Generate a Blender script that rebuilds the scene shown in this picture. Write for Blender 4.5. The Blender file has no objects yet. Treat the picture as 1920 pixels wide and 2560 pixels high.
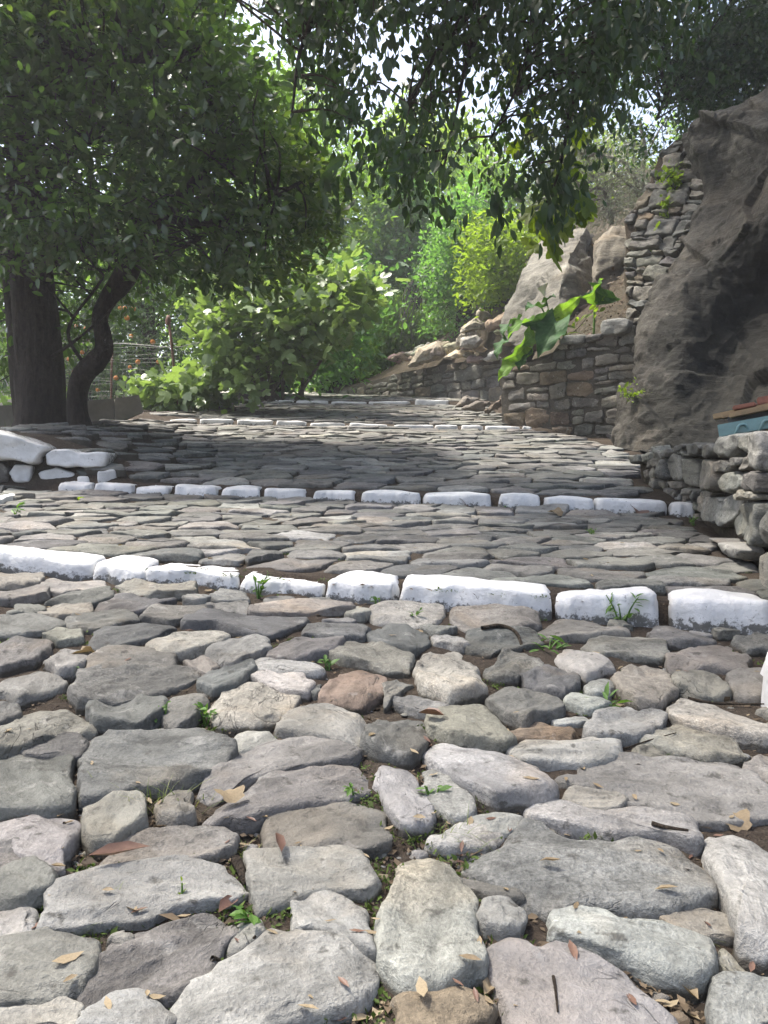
import bpy, bmesh, math, random
import numpy as np
from mathutils import Vector, Matrix
random.seed(7)
RNG = np.random.default_rng(11)

# ------------------------------------------------------------------ camera, light, exposure
scene = bpy.context.scene
COL = scene.collection
FPX, CX, CY, PITCH = 1923.0, 960.0, 1280.0, math.radians(3.0)
cam_data = bpy.data.cameras.new("camera")
cam = bpy.data.objects.new("camera", cam_data)
COL.objects.link(cam)
cam_data.sensor_fit = 'HORIZONTAL'
cam_data.sensor_width = 36.0
cam_data.lens = 36.0 * FPX / 1920.0
cam_data.clip_start = 0.05
cam_data.clip_end = 2000.0
cam.location = (0, 0, 0)
cam.rotation_euler = (math.pi / 2 - PITCH, 0, 0)
scene.camera = cam

SUN_EL, SUN_AZ = math.radians(64), math.radians(-62)      # azimuth from straight ahead, minus = to the left
world = bpy.data.worlds.new("World")
scene.world = world
world.use_nodes = True
wn = world.node_tree
sky = wn.nodes.new("ShaderNodeTexSky")
sky.sky_type = 'NISHITA'
sky.sun_disc = False
sky.sun_elevation = SUN_EL
sky.sun_rotation = SUN_AZ
sky.dust_density = 5.0
sky.air_density = 1.0
sky.ozone_density = 1.0
bg = wn.nodes["Background"]
bg.inputs["Strength"].default_value = 0.15
wn.links.new(sky.outputs[0], bg.inputs[0])

sun_data = bpy.data.lights.new("sun", 'SUN')
sun_data.energy = 3.5
sun_data.angle = math.radians(5.0)
sun_data.color = (1.0, 0.95, 0.87)
sun = bpy.data.objects.new("sun", sun_data)
COL.objects.link(sun)
sdir = Vector((math.sin(SUN_AZ) * math.cos(SUN_EL), math.cos(SUN_AZ) * math.cos(SUN_EL), math.sin(SUN_EL)))
sun.rotation_euler = sdir.to_track_quat('Z', 'Y').to_euler()
sun.location = sdir * 60

vs = scene.view_settings
vs.view_transform = 'Standard'
vs.look = 'None'
vs.exposure = 1.46
vs.gamma = 1.0
vs.use_curve_mapping = False
scene.render.engine = 'CYCLES'
cy = scene.cycles
cy.max_bounces = 6
cy.diffuse_bounces = 3
cy.glossy_bounces = 2
cy.transmission_bounces = 4
cy.transparent_max_bounces = 4
cy.volume_bounces = 1
cy.use_denoising = True
cy.sample_clamp_indirect = 6.0
cy.caustics_reflective = False
cy.caustics_refractive = False

# ------------------------------------------------------------------ projection helpers
CP, SP = math.cos(PITCH), math.sin(PITCH)

def P(px, py, D):
    """world point D metres ahead of the camera on the sight line of photo pixel (px, py)"""
    u = (px - CX) / FPX
    v = (CY - py) / FPX
    t = D / (v * SP + CP)
    return Vector((u * t, D, (v * CP - SP) * t))

def proj(p):
    p = np.asarray(p, float)
    f = p[..., 1] * CP - p[..., 2] * SP
    v = (p[..., 1] * SP + p[..., 2] * CP) / np.maximum(f, 1e-3)
    u = p[..., 0] / np.maximum(f, 1e-3)
    return CX + u * FPX, CY - v * FPX, f

def sstep(a, b, x):
    t = np.clip((np.asarray(x, float) - a) / (b - a), 0, 1)
    return t * t * (3 - 2 * t)

# ------------------------------------------------------------------ noise
def _hash(ix, iy, iz, seed):
    h = (ix.astype(np.int64) * 374761393 + iy.astype(np.int64) * 668265263 + iz.astype(np.int64) * 2147483647 + seed * 974634777) & 0xffffffff
    h = ((h ^ (h >> 13)) * 1274126177) & 0xffffffff
    h = ((h ^ (h >> 16)) * 2246822519) & 0xffffffff
    return ((h ^ (h >> 15)) & 0xffff) / 32767.5 - 1.0

def vnoise(p, seed=0):
    p = np.asarray(p, float)
    i = np.floor(p).astype(np.int64)
    f = p - i
    f = f * f * f * (f * (f * 6 - 15) + 10)
    r = 0
    for dx in (0, 1):
        wx = f[:, 0] if dx else 1 - f[:, 0]
        for dy in (0, 1):
            wy = f[:, 1] if dy else 1 - f[:, 1]
            for dz in (0, 1):
                wz = f[:, 2] if dz else 1 - f[:, 2]
                r = r + wx * wy * wz * _hash(i[:, 0] + dx, i[:, 1] + dy, i[:, 2] + dz, seed)
    return r

def fbm(p, seed=0, oct=4, gain=0.5):
    p = np.asarray(p, float)
    a, s, r = 1.0, 1.0, 0
    for k in range(oct):
        r = r + a * vnoise(p * s + 17.3 * k, seed + k)
        a *= gain
        s *= 2.03
    return r

def facet(p, seed=0):
    """angular blocks: every point gets the tilted plane of its nearest jittered lattice point"""
    p = np.asarray(p, float)
    i = np.floor(p).astype(np.int64)
    best = np.full(len(p), 1e9); out = np.zeros(len(p))
    for dx in (-1, 0, 1):
        for dy in (-1, 0, 1):
            for dz in (-1, 0, 1):
                a, b, c = i[:, 0] + dx, i[:, 1] + dy, i[:, 2] + dz
                q = np.stack([a, b, c], 1) + 0.5 + 0.45 * np.stack([_hash(a, b, c, seed + k) for k in (1, 2, 3)], 1)
                d = ((p - q) ** 2).sum(1)
                t = np.stack([_hash(a, b, c, seed + k) for k in (4, 5, 6)], 1)
                v = ((p - q) * t).sum(1) + 0.5 * _hash(a, b, c, seed + 7)
                m = d < best
                best = np.where(m, d, best); out = np.where(m, v, out)
    return out

# ------------------------------------------------------------------ object helpers
def tag(o, label=None, cat=None, group=None, kind=None):
    if label: o["label"] = label
    if cat: o["category"] = cat
    if group: o["group"] = group
    if kind: o["kind"] = kind
    return o

def empty(name, loc=(0, 0, 0), label=None, cat=None, group=None, kind=None):
    o = bpy.data.objects.new(name, None)
    o.empty_display_size = 0.1
    COL.objects.link(o)
    o.location = loc
    return tag(o, label, cat, group, kind)

def link(name, me, parent=None, mw=None):
    """link mesh me; its coordinates are world ones unless mw gives its world matrix"""
    o = bpy.data.objects.new(name, me)
    COL.objects.link(o)
    m = mw if mw is not None else Matrix.Identity(4)
    if parent is not None:
        o.parent = parent
        pm = Matrix.Translation(parent.location) if parent.parent is None else (Matrix.Translation(parent.parent.location) @ parent.matrix_basis)
        o.matrix_basis = pm.inverted() @ m
    else:
        o.matrix_basis = m
    return o

def mesh_np(name, V, faces, mat=None, tint=None, dirt=None, smooth=True):
    """faces: list of (k,n) int arrays with n = 3 or 4, or a plain list of index lists"""
    me = bpy.data.meshes.new(name)
    V = np.asarray(V, np.float32)
    me.vertices.add(len(V))
    me.vertices.foreach_set("co", V.ravel())
    if isinstance(faces, list) and len(faces) and isinstance(faces[0], np.ndarray) and faces[0].ndim == 2:
        idx = np.concatenate([f.ravel() for f in faces])
        tot = np.concatenate([np.full(len(f), f.shape[1]) for f in faces])
    else:
        idx = np.concatenate([np.asarray(f) for f in faces])
        tot = np.array([len(f) for f in faces])
    st = np.concatenate([[0], np.cumsum(tot)[:-1]])
    me.loops.add(len(idx))
    me.loops.foreach_set("vertex_index", idx.astype(np.int32))
    me.polygons.add(len(tot))
    me.polygons.foreach_set("loop_start", st.astype(np.int32))
    me.polygons.foreach_set("loop_total", tot.astype(np.int32))
    me.polygons.foreach_set("use_smooth", np.full(len(tot), bool(smooth)))
    if tint is not None:
        a = me.attributes.new("tint", 'FLOAT_COLOR', 'POINT')
        t = np.asarray(tint, np.float32)
        if t.ndim == 1:
            t = np.tile(t, (len(V), 1))
        t = np.concatenate([t[:, :3], np.ones((len(V), 1), np.float32)], 1)
        a.data.foreach_set("color", t.ravel())
    if dirt is not None:
        a = me.attributes.new("dirt", 'FLOAT', 'POINT')
        a.data.foreach_set("value", np.asarray(dirt, np.float32))
    me.update(calc_edges=True)
    if mat: me.materials.append(mat)
    return me

class Acc:
    """collects pieces into one mesh"""
    def __init__(s): s.V, s.F3, s.F4, s.T, s.D, s.n = [], [], [], [], [], 0
    def add(s, V, F3=None, F4=None, tint=None, dirt=None):
        V = np.asarray(V, float)
        s.V.append(V)
        if F3 is not None and len(F3): s.F3.append(np.asarray(F3) + s.n)
        if F4 is not None and len(F4): s.F4.append(np.asarray(F4) + s.n)
        if tint is not None:
            t = np.asarray(tint, float)
            s.T.append(np.tile(t, (len(V), 1)) if t.ndim == 1 else t)
        if dirt is not None: s.D.append(np.asarray(dirt, float))
        s.n += len(V)
    def mesh(s, name, mat, smooth=True):
        F = []
        if s.F3: F.append(np.concatenate(s.F3))
        if s.F4: F.append(np.concatenate(s.F4))
        return mesh_np(name, np.concatenate(s.V), F, mat, np.concatenate(s.T) if s.T else None,
                       np.concatenate(s.D) if s.D else None, smooth)

def tube(pts, rads, n=8, cap=True, wob=0.0, seed=0):
    pts = np.array([list(p) for p in pts], float)
    rads = np.asarray(rads, float)
    k = len(pts)
    tg = np.gradient(pts, axis=0)
    tg /= np.linalg.norm(tg, axis=1)[:, None] + 1e-9
    ref = np.array([1.0, 0.13, 0.07])
    if abs(tg[0] @ ref) > 0.9: ref = np.array([0, 0, 1.0])
    V = []
    a = ref - tg[0] * (ref @ tg[0])
    ang = np.arange(n) * 2 * math.pi / n
    for i in range(k):
        a = a - tg[i] * (a @ tg[i])
        a /= np.linalg.norm(a) + 1e-9
        b = np.cross(tg[i], a)
        V.append(pts[i] + rads[i] * (np.cos(ang)[:, None] * a + np.sin(ang)[:, None] * b))
    V = np.concatenate(V)
    if wob:
        c = np.repeat(pts, n, 0)
        V = c + (V - c) * (1 + wob * fbm(V * (np.array([13, 13, 2.2]) if n >= 16 else np.array([9.0, 9, 9])), seed, 3))[:, None]
    i, j = np.meshgrid(np.arange(k - 1), np.arange(n), indexing='ij')
    F4 = np.stack([i * n + j, i * n + (j + 1) % n, (i + 1) * n + (j + 1) % n, (i + 1) * n + j], -1).reshape(-1, 4)
    F3 = []
    if cap:
        V = np.concatenate([V, pts[[-1]]])
        e = (k - 1) * n
        F3 = [[e + j, e + (j + 1) % n, k * n] for j in range(n)]
    return V, np.array(F3).reshape(-1, 3), F4

def spline(pts, m=6):
    """Catmull-Rom through rows of numbers"""
    p = np.array(pts, float)
    q = np.concatenate([[2 * p[0] - p[1]], p, [2 * p[-1] - p[-2]]])
    out = []
    for i in range(1, len(q) - 2):
        for t in np.arange(m) / m:
            out.append(0.5 * ((2 * q[i]) + (q[i + 1] - q[i - 1]) * t + (2 * q[i - 1] - 5 * q[i] + 4 * q[i + 1] - q[i + 2]) * t * t
                              + (3 * q[i] - q[i - 1] - 3 * q[i + 1] + q[i + 2]) * t ** 3))
    out.append(p[-1])
    return np.array(out)

# ------------------------------------------------------------------ materials
class NT:
    def __init__(s, name):
        s.m = bpy.data.materials.new(name)
        s.m.use_nodes = True
        s.t = s.m.node_tree
        s.p = s.t.nodes["Principled BSDF"]
        s.out = s.t.nodes["Material Output"]
    def n(s, typ, **kw):
        nd = s.t.nodes.new("ShaderNode" + typ)
        for k, v in kw.items():
            if k in nd.inputs: nd.inputs[k].default_value = v
            else: setattr(nd, k, v)
        return nd
    def l(s, a, b): s.t.links.new(a, b)
    def math(s, op, a, b=0.5, c=None):
        nd = s.n("Math", operation=op)
        for i, x in enumerate((a, b, c)):
            if x is None: continue
            if isinstance(x, (int, float)): nd.inputs[i].default_value = x
            else: s.l(x, nd.inputs[i])
        return nd.outputs[0]
    def mix(s, f, a, b, blend='MIX'):
        nd = s.n("Mix", data_type='RGBA', blend_type=blend)
        for sock, x in ((nd.inputs[0], f), (nd.inputs[6], a), (nd.inputs[7], b)):
            if isinstance(x, (int, float)): sock.default_value = x
            elif isinstance(x, tuple): sock.default_value = (*x[:3], 1)
            else: s.l(x, sock)
        return nd.outputs[2]
    def noise(s, vec, scale, detail=5, rough=0.55, dist=0.0):
        nd = s.n("TexNoise")
        nd.inputs["Scale"].default_value = scale
        nd.inputs["Detail"].default_value = detail
        nd.inputs["Roughness"].default_value = rough
        nd.inputs["Distortion"].default_value = dist
        if vec is not None: s.l(vec, nd.inputs["Vector"])
        return nd.outputs[0]
    def ramp(s, f, stops):
        nd = s.n("ValToRGB")
        e = nd.color_ramp.elements
        while len(e) < len(stops): e.new(0.5)
        for el, (p, c) in zip(e, stops):
            el.position = p
            el.color = (*c, 1) if isinstance(c, tuple) else (c, c, c, 1)
        s.l(f, nd.inputs[0])
        return nd.outputs[0]
    def mapping(s, vec, scale=(1, 1, 1), rot=(0, 0, 0), loc=None):
        nd = s.n("Mapping")
        nd.inputs["Scale"].default_value = scale
        nd.inputs["Rotation"].default_value = rot
        if loc is not None: s.l(loc, nd.inputs["Location"])
        s.l(vec, nd.inputs["Vector"])
        return nd.outputs[0]
    def bump(s, h, strength, dist=0.02, prev=None):
        nd = s.n("Bump")
        nd.inputs["Strength"].default_value = strength
        nd.inputs["Distance"].default_value = dist
        s.l(h, nd.inputs["Height"])
        if prev is not None: s.l(prev, nd.inputs["Normal"])
        return nd.outputs[0]
    def coords(s):
        tc = s.n("TexCoord").outputs["Object"]
        r = s.n("ObjectInfo").outputs["Random"]
        c = s.n("CombineXYZ")
        m = s.math('MULTIPLY', r, 91.0)
        for i in range(3): s.l(m, c.inputs[i])
        ad = s.n("VectorMath", operation='ADD')
        s.l(tc, ad.inputs[0]); s.l(c.outputs[0], ad.inputs[1])
        return ad.outputs[0]

def stone_mat(name, k=1.0, streak=(3, 9, 9), rot=(0, 0, 0), dcol=(0.05, 0.042, 0.03), lichen=0.25):
    t = NT(name)
    v = t.coords()
    att = t.n("Attribute", attribute_name="tint").outputs["Color"]
    dirt = t.n("Attribute", attribute_name="dirt").outputs["Fac"]
    big = t.noise(v, 4.5 * k, 6, 0.6, 0.4)
    st = t.noise(t.mapping(v, streak, rot), 2.2 * k, 7, 0.62, 0.6)
    fine = t.noise(v, 55 * k, 5, 0.7)
    grain = t.noise(v, 190 * k, 3, 0.7)
    mott = t.ramp(big, [(0.3, 0.58), (0.5, 1.0), (0.7, 1.34)])
    strk = t.ramp(st, [(0.32, 0.5), (0.46, 0.95), (0.66, 1.25)])
    fin = t.ramp(fine, [(0.3, 0.35), (0.46, 0.92), (0.7, 1.4)])
    grn = t.ramp(grain, [(0.32, 0.55), (0.52, 1.0), (0.7, 1.5)])
    c = t.mix(1.0, att, mott, 'MULTIPLY')
    orn = t.n("ObjectInfo").outputs["Random"]
    o2 = t.math('FRACT', t.math('MULTIPLY', orn, 13.7))
    c = t.mix(t.math('MULTIPLY', t.math('POWER', o2, 0.7), 0.95), c, strk, 'MULTIPLY')
    patchy = t.ramp(t.noise(v, 6.5 * k, 4, 0.6, 0.8), [(0.33, 0.3), (0.6, 1.0)])
    o3 = t.math('ADD', 0.35, t.math('MULTIPLY', t.math('FRACT', t.math('MULTIPLY', orn, 41.3)), 0.65))
    patchy = t.math('MULTIPLY', patchy, o3)
    c = t.mix(t.math('MULTIPLY', patchy, 0.85), c, fin, 'MULTIPLY')
    c = t.mix(t.math('MULTIPLY', patchy, 0.75), c, grn, 'MULTIPLY')
    warm = t.ramp(t.noise(v, 2.3 * k, 4, 0.6, 1.0), [(0.52, 0.0), (0.74, 0.5)])
    c = t.mix(warm, c, t.mix(1.0, c, (1.25, 1.02, 0.76), 'MULTIPLY'))
    cn = t.math('ABSOLUTE', t.math('SUBTRACT', t.noise(t.mapping(v, (1.2, 3.2, 3.2), rot), 2.6 * k, 4, 0.55, 1.2), 0.5))
    crack = t.ramp(cn, [(0.0, 0.55), (0.007, 0.0)])
    cmask = t.ramp(t.noise(v, 3.1 * k, 2, 0.5), [(0.56, 0.0), (0.66, 1.0)])
    crack = t.math('MULTIPLY', crack, cmask)
    c = t.mix(crack, c, (0.06, 0.055, 0.048))
    if lichen:
        li = t.ramp(t.noise(v, 17 * k, 5, 0.65, 0.3), [(0.6, 0.0), (0.68, lichen)])
        c = t.mix(li, c, (0.46, 0.45, 0.41))
        pit = t.ramp(t.noise(v, 30 * k, 4, 0.6), [(0.30, 0.8), (0.39, 0.0)])
        c = t.mix(pit, c, (0.055, 0.052, 0.045))
    # soil creeping up the flanks
    dd = t.math('ADD', dirt, t.math('MULTIPLY', t.math('SUBTRACT', t.noise(v, 14 * k, 6, 0.7), 0.5), 1.1))
    df = t.ramp(dd, [(0.42, 0.0), (0.62, 0.85)])
    c = t.mix(df, c, dcol)
    t.l(c, t.p.inputs["Base Color"])
    t.p.inputs["Roughness"].default_value = 0.82
    t.p.inputs["Specular IOR Level"].default_value = 0.3
    h = t.math('ADD', t.math('MULTIPLY', st, 0.55), t.math('ADD', t.math('MULTIPLY', fine, 0.55), t.math('MULTIPLY', grain, 0.16)))
    h = t.math('SUBTRACT', h, t.math('MULTIPLY', crack, 0.5))
    t.l(t.bump(h, 0.9, 0.016 / k), t.p.inputs["Normal"])
    return t.m

def paint_mat():
    t = NT("whitewash")
    v = t.coords()
    dirt = t.n("Attribute", attribute_name="dirt").outputs["Fac"]
    n1 = t.noise(v, 9, 7, 0.7, 0.3)
    n2 = t.noise(v, 42, 5, 0.75)
    c = t.mix(t.ramp(n1, [(0.35, 0.0), (0.75, 1.0)]), (0.66, 0.66, 0.65), (0.48, 0.48, 0.47))
    dd = t.math('ADD', dirt, t.math('ADD', t.math('MULTIPLY', t.math('SUBTRACT', n1, 0.5), 0.55), t.math('MULTIPLY', t.math('SUBTRACT', n2, 0.5), 1.15)))
    c = t.mix(t.ramp(dd, [(0.46, 0.0), (0.58, 0.92)]), c, (0.075, 0.072, 0.062))
    sp = t.ramp(t.math('ADD', n2, t.math('MULTIPLY', t.math('SUBTRACT', n1, 0.5), 0.5)), [(0.30, 0.75), (0.37, 0.0)])
    c = t.mix(sp, c, (0.2, 0.2, 0.19))
    t.l(c, t.p.inputs["Base Color"])
    t.p.inputs["Roughness"].default_value = 0.6
    h = t.math('ADD', t.noise(v, 11, 6, 0.6), t.math('MULTIPLY', n2, 0.25))
    t.l(t.bump(h, 0.65, 0.02), t.p.inputs["Normal"])
    return t.m

def soil_mat(name, a, b, c3, scale=1.0):
    t = NT(name)
    v = t.n("TexCoord").outputs["Object"]
    n1 = t.noise(v, 3 * scale, 6, 0.65)
    n2 = t.noise(v, 38 * scale, 6, 0.75)
    n3 = t.noise(v, 160 * scale, 3, 0.7)
    c = t.mix(t.ramp(n1, [(0.35, 0.0), (0.65, 1.0)]), a, b)
    c = t.mix(t.ramp(n2, [(0.52, 0.0), (0.72, 0.8)]), c, c3)
    c = t.mix(0.7, c, t.ramp(n3, [(0.3, 0.4), (0.5, 1.0), (0.75, 1.6)]), 'MULTIPLY')
    t.l(c, t.p.inputs["Base Color"])
    t.p.inputs["Roughness"].default_value = 0.95
    t.p.inputs["Specular IOR Level"].default_value = 0.15
    t.l(t.bump(t.math('ADD', n2, t.math('MULTIPLY', n3, 0.5)), 0.9, 0.02), t.p.inputs["Normal"])
    return t.m

def leaf_mat(name, c1, c2, tr=(1.3, 1.35, 0.55), fac=0.4, rough=0.38, spec=0.5, dead=None):
    t = NT(name)
    g = t.n("NewGeometry").outputs["Random Per Island"]
    r = t.n("ObjectInfo").outputs["Random"]
    f = t.math('FRACT', t.math('ADD', g, t.math('MULTIPLY', r, 7.3)))
    c = t.mix(f, c1, c2)
    if dead:
        d = t.math('FRACT', t.math('MULTIPLY', f, 37.7))
        c = t.mix(t.ramp(d, [(0.955, 0.0), (0.965, 1.0)]), c, dead)
    v = t.n("TexCoord").outputs["Object"]
    c = t.mix(0.5, c, t.ramp(t.noise(v, 11, 3, 0.6), [(0.3, 0.65), (0.7, 1.3)]), 'MULTIPLY')
    t.l(c, t.p.inputs["Base Color"])
    t.p.inputs["Roughness"].default_value = rough
    t.p.inputs["Specular IOR Level"].default_value = spec
    tl = t.n("BsdfTranslucent")
    t.l(t.mix(1.0, c, tr, 'MULTIPLY'), tl.inputs["Color"])
    ms = t.n("MixShader")
    ms.inputs[0].default_value = fac
    t.l(t.p.outputs[0], ms.inputs[1])
    t.l(tl.outputs[0], ms.inputs[2])
    t.l(ms.outputs[0], t.out.inputs["Surface"])
    return t.m

def bark_mat(name, c1, c2, sc=1.0):
    t = NT(name)
    v = t.n("TexCoord").outputs["Object"]
    n1 = t.noise(t.mapping(v, (9 * sc, 9 * sc, 2.2 * sc)), 2.5, 7, 0.65, 0.5)
    n2 = t.noise(v, 30 * sc, 5, 0.7)
    c = t.mix(t.ramp(n1, [(0.35, 0.0), (0.65, 1.0)]), c1, c2)
    c = t.mix(0.6, c, t.ramp(n2, [(0.3, 0.5), (0.7, 1.4)]), 'MULTIPLY')
    t.l(c, t.p.inputs["Base Color"])
    t.p.inputs["Roughness"].default_value = 0.9
    t.p.inputs["Specular IOR Level"].default_value = 0.2
    t.l(t.bump(t.math('ADD', n1, t.math('MULTIPLY', n2, 0.4)), 1.0, 0.06), t.p.inputs["Normal"])
    return t.m

def plain_mat(name, c1, c2, rough=0.7, sc=12, bump=0.3, metal=0.0):
    t = NT(name)
    v = t.coords()
    n1 = t.noise(v, sc, 6, 0.7, 0.3)
    c = t.mix(t.ramp(n1, [(0.35, 0.0), (0.68, 1.0)]), c1, c2)
    t.l(c, t.p.inputs["Base Color"])
    t.p.inputs["Roughness"].default_value = rough
    t.p.inputs["Metallic"].default_value = metal
    if bump: t.l(t.bump(t.noise(v, sc * 4, 5, 0.7), bump, 0.01), t.p.inputs["Normal"])
    return t.m

M = {}
M['stone'] = stone_mat("paving_stone_rock")
M['wallstone'] = stone_mat("wall_stone_rock", 0.8, (3, 9, 14), lichen=0.35)
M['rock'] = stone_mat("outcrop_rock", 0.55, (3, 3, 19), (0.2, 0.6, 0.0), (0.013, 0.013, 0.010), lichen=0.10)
M['paint'] = paint_mat()
M['soil'] = soil_mat("joint_soil", (0.045, 0.034, 0.026), (0.07, 0.056, 0.043), (0.13, 0.11, 0.085))
M['earth'] = soil_mat("bank_earth", (0.062, 0.048, 0.034), (0.045, 0.040, 0.026), (0.14, 0.11, 0.078), 0.5)
M['mortar'] = soil_mat("wall_mortar", (0.10, 0.092, 0.078), (0.08, 0.072, 0.06), (0.15, 0.138, 0.118), 0.8)
M['bark'] = bark_mat("dark_bark", (0.022, 0.018, 0.015), (0.048, 0.039, 0.032))
M['greybark'] = bark_mat("grey_bark", (0.14, 0.125, 0.105), (0.22, 0.20, 0.17), 1.6)
M['twig'] = bark_mat("twig_bark", (0.05, 0.038, 0.028), (0.09, 0.07, 0.05), 3)
# ------------------------------------------------------------------ kerbs traced from the photo, ground from the kerbs
def cropper(ox, oy, s): return lambda x, y: (ox + x * s, oy + y * s)
KERBS = [
    # (x0, x1, top y at x0, top y at x1, bottom y at x0, bottom y at x1)
    dict(D=(3.02, 2.48), px=(0, 1920), thick=0.19, st=[(-320, -120, 1340, 1352, 1392, 1405), (-112, 220, 1356, 1391, 1408, 1449), (231, 366, 1390, 1404, 1449, 1461), (356, 597, 1407, 1428, 1456, 1472), (592, 804, 1426, 1450, 1476, 1497),
        (811, 986, 1433, 1444, 1495, 1513), (990, 1379, 1440, 1470, 1511, 1543), (1383, 1650, 1480, 1470, 1552, 1555), (1674, 1935, 1478, 1490, 1568, 1576), (1945, 2150, 1494, 1510, 1590, 1612)]),
    dict(D=(5.2, 4.8), px=(141, 1733), thick=0.2, st=[(141, 224, 1202, 1206, 1234, 1237), (230, 333, 1205, 1211, 1237, 1241), (336, 417, 1214, 1212, 1236, 1240), (430, 541, 1209, 1212, 1243, 1246), (549, 648, 1215, 1216, 1245, 1248),
        (661, 766, 1220, 1221, 1253, 1255), (780, 885, 1223, 1223, 1251, 1255), (900, 1053, 1225, 1230, 1259, 1264), (1056, 1228, 1232, 1232, 1267, 1272), (1245, 1349, 1233, 1236, 1270, 1276), (1356, 1488, 1239, 1247, 1277, 1284),
        (1486, 1672, 1244, 1252, 1285, 1294), (1675, 1735, 1255, 1258, 1288, 1294)]),
    dict(D=(10.2, 9.8), px=(420, 1330), thick=0.24, st=[(422, 487, 1047, 1046, 1059, 1060), (498, 580, 1046, 1047, 1061, 1063), (590, 677, 1047, 1049, 1062, 1065), (689, 765, 1050, 1052, 1065, 1067), (774, 862, 1055, 1056, 1069, 1071),
        (871, 970, 1057, 1059, 1073, 1076), (983, 1083, 1060, 1061, 1078, 1080), (1086, 1144, 1061, 1062, 1077, 1079), (1152, 1209, 1063, 1063, 1077, 1078), (1212, 1302, 1063, 1065, 1076, 1078), (1306, 1330, 1063, 1065, 1074, 1076)]),
    dict(D=(15.3, 14.7), px=(671, 1122), thick=0.26, st=[(671, 733, 998, 1000, 1008, 1009), (740, 820, 1000, 1001, 1012, 1013), (826, 917, 1002, 1003, 1013, 1015), (921, 1026, 1003, 1002, 1014, 1015), (1037, 1122, 998, 1000, 1015, 1016)]),
]
for k in KERBS:
    X, Yb, Zt = [], [], []
    k['w'] = []
    for (x0, x1, t0, t1, b0, b1) in k['st']:
        ends = []
        for (x, t, b) in ((x0, t0, b0), (x1, t1, b1)):
            D = k['D'][0] + (k['D'][1] - k['D'][0]) * (x - k['px'][0]) / (k['px'][1] - k['px'][0])
            pb, pt = P(x, b, D), P(x, t, D)
            ends.append((pb, pt))
            X.append(pb.x); Yb.append((D, pb.z, pt.z))
        k['w'].append(ends)
    Yb = np.array(Yb)
    k['y'] = np.polyfit(X, Yb[:, 0], 1)
    k['zb'] = np.polyfit(X, Yb[:, 1], 1)
    k['zt'] = np.polyfit(X, Yb[:, 2], 1)

def lin(c, x): return c[0] * np.clip(x, -4.0, 3.2) + c[1]

def G(x, y):
    """height of the paved surface"""
    x = np.asarray(x, float); y = np.asarray(y, float)
    ys = [lin(k['y'], x) for k in KERBS]
    zb = [lin(k['zb'], x) for k in KERBS]
    zt = [lin(k['zt'], x) for k in KERBS]
    z = zb[0] - 0.085 * (ys[0] - y)
    for i in range(3):
        t = (y - ys[i]) / (ys[i + 1] - ys[i])
        z = np.where(y >= ys[i], zt[i] - (0.034 if i == 0 else 0.018) + (zb[i + 1] - zt[i] + (0.039 if i == 0 else 0.023)) * t, z)
    z = np.where(y >= ys[3], zt[3] - 0.01 + 0.125 * (np.minimum(y, 24) - ys[3]) + 0.05 * np.maximum(y - 24, 0), z)
    # bank rising to the left, above the second step row
    b = np.interp(y, [5.25, 5.6, 7.5, 10, 12.5, 14, 16.5, 19], [0, 0.30, 0.20, 0.05, 0.06, 0.2, 0.16, 0.0])
    e = np.interp(y, [5, 8, 11, 14, 18], [-1.35, -1.7, -2.2, -2.0, -1.5])
    z = z + b * sstep(0, 1, (e - x) / 1.25)
    return z

def hit(px, py, g=G):
    """where the sight line of a photo pixel meets the paving"""
    d = P(px, py, 1.0)
    ys = np.concatenate([np.arange(0.5, 6, 0.01), np.arange(6, 24, 0.05)])
    f = d.z * ys - g(d.x * ys, ys)
    i = np.nonzero(f <= 0)[0]
    i = int(i[0]) if len(i) else len(ys) - 1
    if i == 0: y = ys[0]
    else:
        a, b = f[i - 1], f[i]
        y = ys[i - 1] + (ys[i] - ys[i - 1]) * (a / (a - b) if a > b else 0.5)
    return Vector((d.x * y, y, float(g(d.x * y, y))))

def normalG(x, y):
    h = 0.15
    return Vector((-(float(G(x + h, y)) - float(G(x - h, y))) / (2 * h), -float(np.clip((G(x, y + h) - G(x, y - h)) / (2 * h), -0.2, 0.2)), 1)).normalized()

XR_Y = [0, 3.1, 5.8, 6.9, 7.9, 9.5, 10.4, 10.9, 15, 20, 24]
XR_X = [1.35, 1.52, 1.9, 2.4, 2.45, 2.2, 1.58, 1.7, 2.15, -0.95, -3]
def XR(y): return np.interp(y, XR_Y, XR_X)
def XL(y): return np.interp(y, [0, 5.2, 5.3, 6.2, 7.5, 10, 14, 15.2, 20], [-3.4, -3.4, -1.9, -3.0, -3.3, -3.3, -2.7, -2.4, -3.4])

# ground sheet: reaches the horizon, lies a little under the paving bed
def rise(x, y):
    cx = np.interp(y, [-5, 5.5, 7.8, 9, 10.8, 15, 20.3, 25, 60], [4.0, 3.9, 3.4, 3.2, 2.3, 2.5, -0.7, -3, -8])
    hf = np.interp(y, [6, 9, 10.5, 12, 16, 20, 24], [0, 0.3, 0.62, 0.8, 0.75, 0.1, 0.0])
    d = np.asarray(x) - cx
    return hf * sstep(-0.05, 0.15, d) + np.minimum(6.5, 0.72 * np.maximum(d - 0.15, 0)) * np.clip((60 - y) / 30, 0.25, 1)

def GT(x, y):
    z = G(x, np.clip(y, -3, 40)) + rise(x, y)
    z = z - 0.9 * sstep(-3.9, -8.0, x) * sstep(5, 9, y)
    return z + 0.10 * np.maximum(y - 40, 0) * np.clip((200 - y) / 160, 0.2, 1)

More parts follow.
